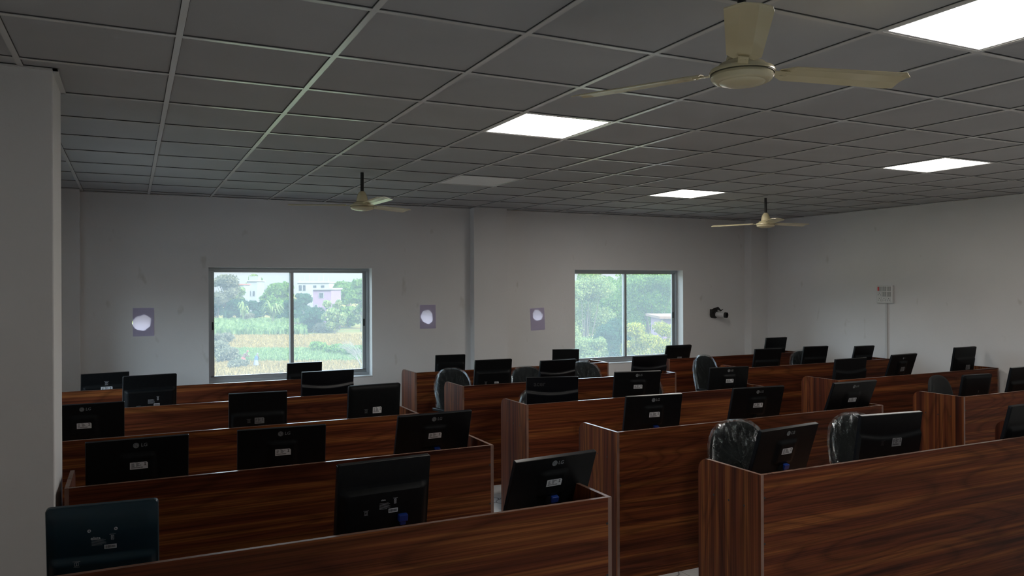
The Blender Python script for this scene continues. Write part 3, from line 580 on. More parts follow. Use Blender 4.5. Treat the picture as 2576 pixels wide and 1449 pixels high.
MON = {  # name: (x, y, z, w, yaw, tilt, kind, body, marks, label)
 'L1a': (-0.260, 0, 1.099, 0.345, -5, 6, 'elista', 'navy', [('text', 'elista', -0.065, 0.375, 0.0145, 'ink_w', 0.018, 0), ('spec', 0.01, 0.425, 0.076, 0.052), ('screws', ((-0.12, 0.285), (0.115, 0.285))), ('bis', -0.23, 0.64, 0.013, 'ink_w')], 'dark blue rounded monitor at the left end of the nearest desk row'),
 'L1b': (0.736, 0, 1.149, 0.389, 3.8, 8, 'bulge', 'black', [('spec', 0.03, 0.60, 0.078, 0.062), ('text', 'elista', -0.03, 0.515, 0.009, 'ink_w', 0.01, 0), ('bis', -0.21, 0.66, 0.012, 'ink_w'), ('vga', 0.18, 0.78)], 'black monitor with a bulging lower back, middle of the nearest left desk'),
 'L1c': (1.520, 0, 1.084, 0.432, 5, 21, 'lg', 'black', LG(), 'strongly tilted black monitor at the right end of the nearest left desk'),
 'L2a': (-0.141, 0, 1.099, 0.458, 0.8, 8, 'lg', 'black', LG(), 'wide black monitor with round logo, left end of second desk row by the pillar'),
 'L2b': (0.546, 0, 1.096, 0.452, -4, 9, 'lg', 'black', LG(), 'black monitor with round logo, middle of the second left desk'),
 'L2c': (1.408, 0, 1.105, 0.457, 2, 17, 'lg', 'black', LG(), 'tilted black monitor with round logo, right end of second left desk'),
 'L3a': (-0.435, 0, 1.122, 0.450, 0, 8, 'lg', 'black', LG(False), 'black monitor partly hidden by the left pillar on the third left desk'),
 'L3b': (0.599, 0, 1.128, 0.377, -5, 9, 'plain', 'black', [('sticker', 0.02, 0.66, 0.062, 0.042, 'label_dim'), ('bis', -0.16, 0.66, 0.016, 'logo')], 'plain black monitor with dim sticker, middle of the third left desk'),
 'L3c': (1.407, 0, 1.135, 0.391, 2.7, 7, 'round', 'black', [('sticker', 0.045, 0.63, 0.066, 0.046, 'label'), ('bis', -0.165, 0.64, 0.018, 'logo')], 'round cornered black monitor with white sticker below the left window corner'),
 'L4a': (-0.036, 0, 1.154, 0.389, 7, 6, 'bulge', 'black', [('spec', 0.06, 0.66, 0.085, 0.08), ('bis', -0.22, 0.80, 0.018, 'logo')], 'black monitor with bulging back on the fourth desk near the pillar'),
 'L4b': (1.359, 0, 1.116, 0.455, 3, 8, 'acer', 'gloss', [], 'glossy black monitor with curved back ridge under the left window'),
 'L5a': (-0.380, 0, 1.064, 0.394, 10, 6, 'plain', 'black', [('sticker', 0.02, 0.62, 0.095, 0.05, 'label'), ('bis', 0.02, 0.40, 0.022, 'ink_w')], 'leftmost far monitor with white sticker, next to the far left corner'),
 'L5b': (1.409, 0, 1.078, 0.354, 5, 6, 'plain', 'black', [], 'small black monitor standing against the lower left window glass'),
 'M5a': (2.989, 0, 1.089, 0.341, -6, 6, 'bulge', 'black', [('sticker', 0.07, 0.86, 0.04, 0.012, 'label_dim'), ('bis', 0.08, 0.72, 0.010, 'logo'), ('bis', -0.08, 0.72, 0.010, 'logo')], 'black monitor before the wall pillar, farthest middle desk'),
 'M5b': (4.454, 0, 1.094, 0.325, -14, 5, 'plain', 'black', [], 'black monitor at the lower left corner of the right window'),
 'M4a': (2.932, 0, 1.142, 0.377, -4, 9, 'bulge', 'black', [('sticker', 0.08, 0.72, 0.045, 0.018, 'label'), ('bis', -0.21, 0.72, 0.016, 'logo')], 'tall black monitor with tiny barcode on the second farthest middle desk'),
 'M4b': (3.641, 0, 1.106, 0.421, 5, 13, 'acer', 'gloss', [], 'glossy black monitor with shiny curved lip, middle of second farthest middle desk'),
 'M4c': (4.756, 0, 1.103, 0.430, -1, 12, 'acer', 'gloss', [], 'black monitor with curved ridge in front of the right window'),
 'R5a': (6.127, 0, 1.079, 0.392, -1, 17, 'round', 'black', [('sticker', 0.06, 0.70, 0.07, 0.045, 'label_dim')], 'tilted black monitor right of the right window, farthest right desk'),
 'R5b': (7.790, 0, 1.124, 0.376, 0, 12, 'plain', 'black', [], 'farthest black monitor against the corner by the right wall'),
 'R4a': (6.412, 0, 1.110, 0.372, -6, 13, 'plain', 'black', [], 'black monitor at the left end of the second farthest right desk'),
 'R4b': (7.165, 0, 1.110, 0.346, -8, 14, 'plain', 'black', [], 'black monitor in the middle of the second farthest right desk'),
 'R4c': (7.995, 0, 1.085, 0.325, -2, 15, 'plain', 'black', [('sticker', 0.05, 0.62, 0.06, 0.035, 'label_dim')], 'black monitor beside the white conduit on the right wall'),
 'M3a': (2.870, 0, 1.109, 0.425, -18, 8, 'acer', 'gloss', [('text', 'acer', -0.25, 0.20, 0.055, 'logo_faint', 0.01, 0)], 'glossy black monitor turned slightly, left end of the third middle desk'),
 'M3b': (3.703, 0, 1.110, 0.427, -11, 12, 'lg', 'black', LG(False), 'black monitor with round logo and sticker, middle of the third middle desk'),
 'M3c': (4.708, 0, 1.098, 0.410, -7, 10, 'lg', 'black', LG(False), 'black monitor with round logo, right end of the third middle desk'),
 'M2a': (2.953, 0, 1.112, 0.425, -6, 11, 'lg', 'black', LG(), 'black monitor with round logo, left end of the second middle desk'),
 'M2b': (3.870, 0, 1.108, 0.432, -7, 16, 'lg', 'black', LG(False), 'black monitor with round logo, middle of the second middle desk'),
 'M2c': (4.660, -0.163, 1.119, 0.440, -1, 22, 'lg', 'black', LG(False), 'strongly tilted black monitor, right end of the second middle desk'),
 'M1a': (2.914, 0, 1.098, 0.453, 6, 18, 'lg', 'black', LG(), 'large black monitor showing its blue plug, next to the wrapped chair'),
 'M1b': (3.688, 0, 1.111, 0.440, -7, 10, 'acer', 'black', [('sticker', 0.09, 0.60, 0.068, 0.050, 'label_dim'), ('bis', -0.14, 0.60, 0.018, 'logo_faint')], 'wide black monitor with silver upper edge on the nearest middle desk'),
 'M1c': (4.745, -0.155, 1.113, 0.440, 0, 14, 'plain', 'black', [], 'black monitor cut by the right edge of the photo on the nearest middle desk'),
 'R3a': (6.271, 0, 1.108, 0.435, 0, 9, 'acer', 'black', [], 'black monitor with curved ridge, left end of second nearest right desk'),
 'R3b': (7.059, 0, 1.116, 0.423, 4, 18, 'lg', 'black', [('ring', -0.03, 0.14, 0.010), ('text', 'LG', 0.035, 0.14, 0.02, 'logo_faint', 0.01, 0.1), ('sticker', 0.02, 0.55, 0.066, 0.048, 'label_dim'), ('vga', 0.05, 0.88)], 'tilted black monitor before the bare right wall, middle of its desk'),
 'R3c': (8.045, 0, 1.156, 0.385, 2, 9, 'bulge', 'black', [('sticker', 0.12, 0.70, 0.075, 0.05, 'label_dim'), ('sticker', 0.06, 0.86, 0.05, 0.018, 'label_dim')], 'tall black monitor closest to the right wall'),
 'R2a': (6.334, 0, 1.070, 0.338, -5, 11, 'round', 'black', [('sticker', 0.06, 0.80, 0.045, 0.012, 'label_dim'), ('bis', 0.06, 0.64, 0.010, 'logo')], 'small black monitor near the rounded end of the nearest right desk'),
 'R2b': (7.025, 0, 1.103, 0.440, 0, 12, 'plain', 'black', [('sticker', 0.12, 0.52, 0.075, 0.05, 'label_dim')], 'black monitor cut by the right edge of the photo, before the right wall'),
}
for k, (x, dy, z, w, yaw, tilt, kind, body, marks, lab) in MON.items():
    y = ROWS[int(k[1])-1] + 0.2 + dy
    h = max(0.60*w, (z-0.845)/math.cos(rad(tilt)))
    if k in ('L1a', 'L1b'): h = 0.30
    make_monitor((x, y, z), w, h, yaw, tilt, kind, lab, marks, body, 'silver' if k in ('M1b', 'R2b') else None)
# ------------------------------------------------------------------ chairs
def back_outline(n, W_, H_):
    pts = []
    for k in range(n):
        a = 2*math.pi*k/n; c, s = math.cos(a), math.sin(a); e_ = 2.6 if s > 0 else 3.2
        x = W_/2*math.copysign(abs(c)**(2/e_), c); z = H_/2*math.copysign(abs(s)**(2/e_), s); x *= 1.0-0.10*(1 if z < 0 else 0)*(-z/(H_/2)); pts.append((x, z))
    return pts
def cushion(W_, H_, th, rings, curve, jit=0.0, seed=0):
    n = 40; q = MB(); rr = random.Random(seed); ol = back_outline(n, W_, H_); layers = []
    prof = [(0.0, 1), (0.55, 1), (0.86, 0.9), (0.97, 0.6), (1.0, 0.0), (0.97, -0.6), (0.86, -0.9), (0.55, -1), (0.0, -1)]
    vs_ = []
    for s, d in prof:
        for (x, z) in ol:
            j = rr.uniform(-1, 1)*jit; vs_.append((x*s+j*0.6, d*th/2 - curve*(1-(x*s/(W_/2))**2)*0.5 + j, z*s+j*0.4))
    fs = [(i*n+k, i*n+(k+1) % n, (i+1)*n+(k+1) % n, (i+1)*n+k) for i in range(len(prof)-1) for k in range(n)]
    return q.add(vs_, fs)
def make_chair(x, y, top, yaw, label, wrapped=True, flap=0, w=0.42):
    r = empty('office_chair', (x, y, 0), rad(yaw)); tag(r, label, 'chair', 'black office chairs behind the desks')
    # the chair faces -Y; the backrest is at +Y
    H_ = 0.50; zc = top-H_/2
    q = cushion(w, H_, 0.055, 5, -0.05); o = q.build('backrest', M['fabric'], r, smooth='all'); o.location = (0, 0.20, zc); o.rotation_euler = (rad(-8), 0, 0)
    q = cushion(0.46, 0.44, 0.07, 5, 0.0); s = q.build('seat', M['fabric'], r, smooth='all'); s.location = (0, -0.02, 0.44); s.rotation_euler = (rad(90), 0, 0)
    q = MB(); q.tube([(0, 0.08, 0.40), (0, 0.26, 0.41), (0, 0.275, 0.52), (0, 0.235, zc)], 0.018, 12); q.build('back_bracket', M['black'], r, smooth=True)
    for s_ in (-1, 1):
        q = MB(); q.tube([(s_*0.20, 0.0, 0.40), (s_*0.27, 0.0, 0.42), (s_*0.28, 0.02, 0.62)], 0.014, 10); q.box((s_*0.28-0.025, -0.12, 0.62), (s_*0.28+0.025, 0.12, 0.645)); q.build('armrest', M['black'], r, smooth=True, bevel=0.004)
    q = MB(); q.cyl((0, 0, 0.10), (0, 0, 0.40), 0.025, 16); q.build('gas_lift', M['cable'], r, smooth=True)
    q = MB()
    for k in range(5): a = rad(72*k+20); q.cyl((0, 0, 0.105), (0.26*math.cos(a), 0.26*math.sin(a), 0.075), 0.024, 10, 0, 0.015)
    bs = q.build('star_base', M['black'], r, smooth=True)
    for k in range(5):
        a = rad(72*k+20); c = Vector((0.265*math.cos(a), 0.265*math.sin(a), 0.028)); q = MB(); t_ = Vector((-math.sin(a), math.cos(a), 0))
        q.cyl(c-t_*0.022, c-t_*0.004, 0.028, 16); q.cyl(c+t_*0.004, c+t_*0.022, 0.028, 16); q.cyl(c+Vector((0, 0, 0.02)), c+Vector((0, 0, 0.05)), 0.008, 8); q.build('caster', M['cable'], bs, smooth=True)
    if wrapped:
        q = cushion(w+0.03, H_+0.03, 0.085, 5, -0.05, 0.006, int(x*10)); c = q.build('plastic_cover', M['film'], r, smooth='all'); c.location = (0, 0.198, zc+0.004); c.rotation_euler = (rad(-8), 0, 0)
    if flap:
        q = MB(); rr = random.Random(5+int(x*7)); n = 7; P_ = []
        for i in range(n+1):
            for j in range(5):
                t_ = i/n; s = j/4; P_.append((flap*(w/2-0.03+0.09*s*(1-0.7*t_)+rr.uniform(-.012, .012)), 0.19-0.03*s+rr.uniform(-.015, .015), top-0.07-0.34*t_+rr.uniform(-.01, .01)-0.02*s))
        q.add(P_, [(i*5+j, i*5+j+1, (i+1)*5+j+1, (i+1)*5+j) for i in range(n) for j in range(4)]); q.build('loose_plastic', M['film'], r, smooth=True)
    return r
make_chair(2.82, 3.93, 1.00, 12, 'chair half unwrapped, plastic torn at its left, before farthest middle desk', True, -1)
make_chair(3.60, 3.87, 0.985, 0, 'plastic wrapped rounded chair back in the gap between two far monitors', True)
make_chair(4.33, 3.90, 1.00, 0, 'dark chair with crinkled plastic on its right, below the right window', True)
make_chair(4.28, 2.72, 0.985, 0, 'wrapped chair mostly hidden behind the third middle desk monitor', True)
make_chair(6.05, 3.88, 1.005, 14, 'chair with torn plastic hanging at its left, in the right aisle end', True, -1)
make_chair(7.62, 3.90, 0.995, 0, 'far chair mostly hidden behind a monitor by the right wall', True)
make_chair(6.66, 1.30, 1.00, 10, 'bare black rounded chair back behind the end panel of the nearest right desk', False, -1)
make_chair(3.17, 0.22, 1.00, -4, 'plastic wrapped black chair nearest the camera beside the tilted monitor', True)
make_chair(4.05, 0.10, 0.995, -4, 'plastic wrapped chair at the left of the wide silver edged monitor', True)
make_chair(3.16, 2.80, 0.90, 0, 'chair hidden behind the third middle desk, only its foot seen on the floor', True)
# cable on the aisle floor
# ------------------------------------------------------------------ outside: field, trees, houses
FZ = FIELD_Z
def fieldmat():
    m = mat('field_soil_and_stubble', (0.5, 0.4, 0.2), 0.95, spec=0.0); tc = N(m, 'ShaderNodeTexCoord'); n = N(m, 'ShaderNodeTexNoise'); n.inputs['Scale'].default_value = 0.12; n.inputs['Detail'].default_value = 8; n.inputs['Roughness'].default_value = 0.7
    mp = N(m, 'ShaderNodeMapping'); mp.inputs['Scale'].default_value = (0.35, 1, 1); mp.inputs['Rotation'].default_value = (0, 0, YAW); L(m, tc.outputs['Object'], mp.inputs[0]); L(m, mp.outputs[0], n.inputs[0])
    c = ramp(m, n.outputs[0], [(0.36, (0.05, 0.08, 0.025)), (0.47, (0.11, 0.115, 0.04)), (0.54, (0.15, 0.105, 0.042)), (0.66, (0.18, 0.13, 0.06))]); L(m, c, bsdf(m).inputs['Base Color']); return m
def leafmat(name, c1, c2, tr=0.35):
    m = bpy.data.materials.new(name); m.use_nodes = True; t = m.node_tree; t.nodes.clear(); o = t.nodes.new('ShaderNodeOutputMaterial')
    d = t.nodes.new('ShaderNodeBsdfDiffuse'); tl = t.nodes.new('ShaderNodeBsdfTranslucent'); x = t.nodes.new('ShaderNodeMixShader'); x.inputs[0].default_value = tr
    g_ = t.nodes.new('ShaderNodeNewGeometry'); r_ = t.nodes.new('ShaderNodeValToRGB'); r_.color_ramp.elements[0].color = (*c1, 1); r_.color_ramp.elements[1].color = (*c2, 1)
    t.links.new(g_.outputs['Random Per Island'], r_.inputs[0]); t.links.new(r_.outputs[0], d.inputs[0]); t.links.new(r_.outputs[0], tl.inputs[0])
    t.links.new(d.outputs[0], x.inputs[1]); t.links.new(tl.outputs[0], x.inputs[2]); t.links.new(x.outputs[0], o.inputs[0]); return m
LM = {'mid': leafmat('mid_green_leaves', (0.03, 0.085, 0.018), (0.13, 0.2, 0.045)), 'pale': leafmat('pale_green_leaves', (0.07, 0.12, 0.045), (0.22, 0.25, 0.09)), 'dark': leafmat('dark_green_leaves', (0.01, 0.034, 0.026), (0.04, 0.085, 0.04)), 'yellow': leafmat('yellow_green_leaves', (0.09, 0.12, 0.015), (0.3, 0.27, 0.05)), 'grey': leafmat('grey_dry_leaves', (0.06, 0.065, 0.045), (0.17, 0.16, 0.1)), 'crop': leafmat('green_crop_leaves', (0.055, 0.10, 0.030), (0.15, 0.20, 0.08)), 'straw': leafmat('straw_blades', (0.115, 0.080, 0.028), (0.24, 0.175, 0.07), 0.2), 'bark': mat('tree_bark', (0.067, 0.056, 0.042), 0.9), 'palebark': mat('pale_dead_bark', (0.154, 0.140, 0.118), 0.9)}
struct(MB().add([(-600, YW+3, FZ), (900, YW+3, FZ), (900, 900, FZ), (-600, 900, FZ)], [(0, 1, 2, 3)]).build('ground', fieldmat()), 'open field of dry stubble and grass seen through the left window')
def quads(name, C, Nn, size, m, parent=None, asp=1.0, up=None):
    """one small quad per centre"""
    rng = np.random.default_rng(len(C)); n = len(C); a = rng.normal(size=(n, 3)) if up is None else np.cross(np.tile(up, (n, 1)), rng.normal(size=(n, 3))); a /= np.linalg.norm(a, axis=1, keepdims=True)
    b_ = np.cross(a, Nn); b_ /= np.linalg.norm(b_, axis=1, keepdims=True)+1e-9
    if up is not None: b_ = np.tile(up, (n, 1))+rng.normal(scale=0.25, size=(n, 3))
    s = (size*rng.uniform(0.6, 1.3, n))[:, None]; a = a*s; b_ = b_*s*asp
    V = np.stack([C-a-b_, C+a-b_, C+a*0.6+b_, C-a*0.6+b_], 1).reshape(-1, 3)
    me = bpy.data.meshes.new(name); me.vertices.add(4*n); me.vertices.foreach_set('co', V.ravel()); me.loops.add(4*n); me.loops.foreach_set('vertex_index', np.arange(4*n)); me.polygons.add(n); me.polygons.foreach_set('loop_start', np.arange(n)*4); me.polygons.foreach_set('loop_total', np.full(n, 4)); me.materials.append(m); me.update(calc_edges=True)
    o = bpy.data.objects.new(name, me); COL.objects.link(o); o.parent = parent; return o
def tree(u, d, vtop, width_px, kind, label, n0=2600, leaf=None, base=None, open_=0.0, group='trees outside the windows', seed=None, bark='bark', vbot=None, name='tree', cat='tree'):
    """a tree whose crown top projects to row vtop; real trunk down to the field"""
    n = int(n0*2.2); p = at(u, 720, d); gx, gy = p.x, p.y; ztop = at(u, vtop, d).z; H_ = ztop-FZ; Wd = width_px*d/FPX; r = empty(name, (gx, gy, FZ)); tag(r, label, cat, group)
    rng = np.random.default_rng(int(u*7+d)); zb = (at(u, vbot, d).z-FZ) if vbot else H_*0.35
    zb = max(zb, 0.3); K = 16; cs = []
    for k in range(K):
        t_ = rng.uniform(0, 1)**0.8; z = zb+(H_-zb)*(0.12+0.80*t_); rr_ = Wd/2*math.sqrt(max(0.08, 1-((z-(zb+H_)/2)/((H_-zb)*0.62))**2)); an = rng.uniform(0, 6.28); q_ = rng.uniform(0.15, 0.75)
        R_ = Wd*rng.uniform(0.12, 0.25); cs.append((rr_*q_*math.cos(an), rr_*q_*math.sin(an), max(zb*0.5, min(z, H_-R_*0.86)), R_))
    per = n//K; C = []; Nn = []
    for (x, y, z, R_) in cs:
        v = rng.normal(size=(per, 3)); v /= np.linalg.norm(v, axis=1, keepdims=True); rad_ = R_*rng.uniform(0.55+0.0*open_, 1.08, per)[:, None]*np.array([1, 1, 0.8]); C.append(np.array([x, y, z])+v*rad_); Nn.append(v)
    C = np.concatenate(C); Nn = np.concatenate(Nn)+rng.normal(scale=0.5, size=(len(C), 3)); C[:, 2] = np.clip(C[:, 2], 0.1, H_)
    quads('foliage', C, Nn, leaf or d*0.0010, LM[kind], r)
    q = MB(); tr_ = max(0.08, Wd*0.025); q.cyl((0, 0, 0), (0, 0, zb+(H_-zb)*0.5), tr_, 8, 0, tr_*0.5)
    for (x, y, z, R_) in cs[:12]: q.cyl((0, 0, max(0.3, min(z*0.6, zb*0.9))), (x, y, z), tr_*0.45, 6, 0, tr_*0.12)
    q.build('trunk', LM[bark], r, smooth=True); return r
def bush(u, d, vtop, wpx, kind, label, n=1400, group='bushes outside the windows'):
    return tree(u, d, vtop, wpx, kind, label, n, d*0.0011, group=group, vbot=720+8.5*FPX/d-2, name='bush', cat='bush')
TL = [  # behind the field, left window
 (566, 185, 690, 88, 'grey', 'tall sparse greyish tree at the left of the left window', 2600),
 (643, 285, 690, 44, 'pale', 'flat crowned slender tree rising above the far trees', 900),
 (596, 215, 722, 52, 'pale', 'pale rounded tree beside the small white house', 1800),
 (686, 205, 712, 70, 'mid', 'green tree right of the small white house', 2200),
 (712, 210, 708, 66, 'mid', 'green tree near the middle bar of the left window', 2000),
 (760, 200, 738, 60, 'dark', 'dark tree in front of the concrete building', 1800),
 (876, 182, 706, 80, 'mid', 'large green tree right of the purple house', 3600),
 (908, 150, 700, 70, 'mid', 'large green tree at the right edge of the left window', 3000),
]
for (u, d, v, w_, k, lab, n) in TL: tree(u, d, v, w_, k, lab, n)
BL = [(548, 190, 745, 70, 'dark', 'dark bush at the left end of the far tree line'), (598, 186, 752, 76, 'dark', 'dark bush left of the banana plant'), (640, 182, 756, 70, 'dark', 'blue green bush next to the banana plant'),
      (690, 186, 748, 70, 'mid', 'leafy bush behind the palm like plant'), (735, 180, 752, 70, 'dark', 'dark bush at the foot of the dead tree'), (785, 150, 772, 80, 'dark', 'dark bush below the purple house'), (842, 144, 754, 66, 'pale', 'pale bush right below the purple house'),
      (880, 166, 770, 80, 'mid', 'green bush below the large right tree'), (915, 160, 768, 60, 'pale', 'pale bush at the right edge of the tree line'), (622, 178, 788, 40, 'grey', 'low rounded grey bush at the field edge')]
for (u, d, v, w_, k, lab) in BL: bush(u, d, v, w_, k, lab)
# palm-like plants with long fronds
def palm(u, d, vtop, wpx, label, n=34, seed=1):
    p = at(u, 720, d); H_ = at(u, vtop, d).z-FZ; Wd = wpx*d/FPX; r = empty('palm', (p.x, p.y, FZ)); tag(r, label, 'palm', 'palm like plants at the field edge'); q = MB(); rr = random.Random(seed)
    MB().cyl((0, 0, 0), (0, 0, H_*0.45), 0.14, 10, 0, 0.1).build('trunk', LM['bark'], r, smooth=True)
    for k in range(n):
        a = rr.uniform(0, 6.28); L_ = Wd/2*rr.uniform(0.7, 1.1); z0 = H_*rr.uniform(0.2, 0.5); pk = H_*rr.uniform(0.6, 1.0); pts = []
        for i in range(7):
            t_ = i/6; rad_ = L_*t_; z = z0+(pk-z0)*math.sin(min(1, t_*1.35)*math.pi/2)-max(0, t_-0.6)*H_*0.5; w_ = 0.22*math.sin(math.pi*min(0.97, t_+0.05))+0.02
            pts.append((Vector((rad_*math.cos(a), rad_*math.sin(a), z)), w_))
        s = Vector((-math.sin(a), math.cos(a), 0)); vs_ = []
        for c, w_ in pts: vs_ += [c-s*w_, c+Vector((0, 0, 0.06)), c+s*w_]
        q.add(vs_, [(3*i+j, 3*i+j+1, 3*i+3+j+1, 3*i+3+j) for i in range(6) for j in range(2)])
    q.build('fronds', LM['pale'], r); return r
palm(686, 165, 752, 62, 'wide palm like plant with long pale fronds in the left pane'); palm(612, 172, 756, 34, 'smaller banana like plant left of the wide palm', 20, 3)
# bare trees
def bare(u, d, vtop, wpx, label, vbase=None, seed=2, lean=0.0, depth_=4):
    p = at(u, 720, d); H_ = at(u, vtop, d).z-FZ; r = empty('bare_tree', (p.x, p.y, FZ)); tag(r, label, 'tree', 'leafless trees outside'); q = MB(); rr = random.Random(seed); tr_ = H_*0.014
    def grow(a, dr, L_, R_, k):
        b_ = a+dr*L_; q.cyl(a, b_, R_, 5, 0, R_*0.65, False)
        if k == 0: return
        for _ in range(3):
            nd = (dr+Vector((rr.uniform(-.7, .7)+lean, rr.uniform(-.7, .7), rr.uniform(-.15, .5)))).normalized(); grow(a.lerp(b_, rr.uniform(0.6, 1)), nd, L_*rr.uniform(0.55, 0.8), R_*0.6, k-1)
    grow(Vector((0, 0, 0)), Vector((lean*0.5, 0, 1)).normalized(), H_*0.36, tr_, depth_); q.build('branches', LM['palebark'], r); return r
bare(771, 168, 756, 30, 'pale leafless tree in front of the dark bushes', seed=4)
bare(925, 62, 800, 60, 'leafless branches reaching in from the right of the left window', seed=6, lean=-0.35, depth_=5)
# field strips: crops that nobody could count
def strip(name, label, u0, u1, v0, v1, kind, n, hgt, cat):
    n = n*3
    rng = np.random.default_rng(n); U = rng.uniform(u0, u1, n); D0, D1 = 8.5*FPX/(v1-720), 8.5*FPX/(v0-720); D = rng.uniform(D0, D1, n); C = np.array([[*(at(float(a), 720, float(d_)))[:2], FZ+hgt*0.5] for a, d_ in zip(U, D)])
    C[:, 2] += rng.uniform(-0.2, 0.3, n)*hgt
    o = quads(name, C, np.tile([0, 0, 1.0], (n, 1)), hgt*0.20, LM[kind], None, 2.6, np.array([0, 0, 1.0])); tag(o, label, cat, kind='stuff'); return o
strip('crop', 'strip of bright green leafy crop at the foot of the trees', 500, 770, 812, 842, 'crop', 7000, 1.1, 'crop')
strip('stubble', 'golden dry stubble across the middle of the field', 560, 960, 842, 878, 'straw', 7000, 0.35, 'stubble')
strip('grass', 'pale green grass strip in the near field', 560, 960, 878, 908, 'crop', 5000, 0.4, 'grass')
strip('reeds', 'golden dry stubble in the nearest part of the field', 500, 960, 908, 975, 'straw', 7000, 0.28, 'stubble')
for (u, d, v, w_, k, lab) in ((560, 118, 838, 60, 'grey', 'grey weedy bush at the far left of the field'), (545, 92, 858, 60, 'grey', 'large grey green weeds at the left edge of the window'), (572, 88, 872, 70, 'grey', 'grey green weeds left of the two farm workers'),
      (600, 82, 905, 60, 'grey', 'grey weeds in front of the two farm workers'), (760, 150, 812, 60, 'grey', 'grey scrub right of the middle bar'), (810, 148, 812, 80, 'grey', 'grey scrub below the purple house'), (800, 102, 860, 60, 'mid', 'rounded green weeds in the middle of the right pane'),
      (850, 98, 866, 80, 'mid', 'green weeds in the right half of the near field'), (900, 95, 868, 70, 'mid', 'green weeds at the right edge of the near field')):
    bush(u, d, v, w_, k, lab, 1100, 'weedy bushes in the field')
# buildings
BM = {'white': noisy('white_house_render', (0.13, 0.13, 0.13), (0.16, 0.16, 0.155), 0.4, 0.9), 'conc': noisy('bare_concrete', (0.190, 0.182, 0.175), (0.160, 0.152, 0.148), 0.3, 0.95), 'purple': noisy('purple_brown_brick', (0.129, 0.076, 0.114), (0.160, 0.103, 0.137), 0.8, 0.95, stretch=(1, 1, 4)),  # off-white house render with random tone variation
      'open': mat('dark_room_opening', (0.019, 0.019, 0.023), 0.9), 'red': mat('dull_red_roof', (0.190, 0.076, 0.057), 0.9), 'tileroof': noisy('weathered_brown_roof', (0.105, 0.055, 0.035), (0.14, 0.085, 0.06), 3, 0.95, stretch=(6, 1, 1))}
def building(u0, u1, vtop, d, depth_, body, label, wins, roof=None, slab=0.35):
    a, c = at(u0, vtop, d), at(u1, vtop, d); w_ = (c-a).length; H_ = a.z-FZ; mid = (a+c)/2; r = empty('building', (mid.x, mid.y, FZ), -YAW); tag(r, label, 'building')
    MB().box((-w_/2, 0, 0), (w_/2, depth_, H_)).build('walls', BM[body], r)
    for (x0, x1, z0, z1) in wins:
        wf = MB().box((x0*w_-w_/2-0.1, -0.12, z0*H_-0.1), (x1*w_-w_/2+0.1, -0.01, z1*H_+0.1)).build('window', BM['conc'], r); MB().box((x0*w_-w_/2, -0.16, z0*H_), (x1*w_-w_/2, -0.11, z1*H_)).build('pane', BM['open'], wf)
    MB().box((-w_/2-0.3, -0.5, H_), (w_/2+0.3, depth_+0.3, H_+slab)).build('roof_slab', BM[roof or 'conc'], r); return r, w_, H_
r, w_, H_ = building(621, 646, 708, 255, 8, 'white', 'small white house with a roof tank among the far trees', ((0.2, 0.4, 0.55, 0.7), (0.6, 0.8, 0.55, 0.7)))
MB().box((-1.6, 2, H_+0.3), (1.4, 5, H_+1.7)).build('roof_tank', BM['white'], r)
r, w_, H_ = building(748, 828, 712, 250, 12, 'conc', 'wide unfinished concrete building with columns on its roof', ((0.05, 0.14, 0.75, 0.93), (0.18, 0.26, 0.75, 0.93), (0.5, 0.6, 0.8, 0.92), (0.75, 0.85, 0.8, 0.92)))
for k in range(7): MB().cyl((-w_/2+0.5+k*(w_-1)/6, 1, H_+0.3), (-w_/2+0.5+k*(w_-1)/6, 1, H_+1.6+(k % 3)*0.5), 0.12, 6).build('rebar_column', BM['conc'], r)
MB().box((-w_/2, 0.0, H_+0.3), (w_/2, 0.3, H_+0.7)).build('parapet', BM['conc'], r)
building(787, 833, 729, 158, 9, 'purple', 'purple brown brick house with flat roof in the right pane', ((0.35, 0.58, 0.80, 0.92), (0.1, 0.25, 0.5, 0.62), (0.7, 0.9, 0.5, 0.62)))
building(592, 612, 717, 240, 6, 'white', 'tiny house with dull red roof left of the white house', ((0.4, 0.6, 0.6, 0.75),), 'red')
building(690, 722, 726, 235, 6, 'white', 'pale low house half hidden behind the left pane trees', ((0.3, 0.5, 0.6, 0.75),))
building(1668, 1730, 801, 46, 4, 'purple', 'hut with weathered brown roof in the right window', ((0.1, 0.3, 0.3, 0.6),), 'tileroof', 0.14)
# right window: dense trees close by
for (u, d, v, w_, k, lab, n, vb) in (
 (1470, 62, 678, 190, 'pale', 'pale feathery tree filling the left pane of the right window', 9000, 930), (1560, 78, 676, 200, 'mid', 'green tree behind the middle bar of the right window', 8000, 900), (1640, 66, 670, 190, 'mid', 'green tree at the top right of the right window', 8000, 860),
 (1710, 58, 680, 130, 'mid', 'green tree cut by the right edge of the right window', 5000, 900), (1420, 55, 700, 130, 'pale', 'pale tree at the left edge of the right window', 5000, 950), (1540, 46, 800, 130, 'dark', 'darker green tree low behind the middle bar', 5000, 950),
 (1480, 44, 845, 120, 'pale', 'pale green low tree at the lower left of the right window', 4000, 960), (1608, 38, 810, 120, 'yellow', 'yellow green tree in the lower right of the right window', 5200, 960), (1676, 42, 806, 110, 'yellow', 'yellowish tree under the brown hut roof', 4200, 960),
 (1500, 110, 674, 200, 'mid', 'tall backdrop tree far behind the pale one', 5000, 860), (1620, 115, 674, 230, 'mid', 'tall backdrop tree far behind the right pane', 5000, 860)):
    tree(u, d, v, w_, k, lab, n, d*0.0008 if d < 100 else d*0.0012, vbot=vb)
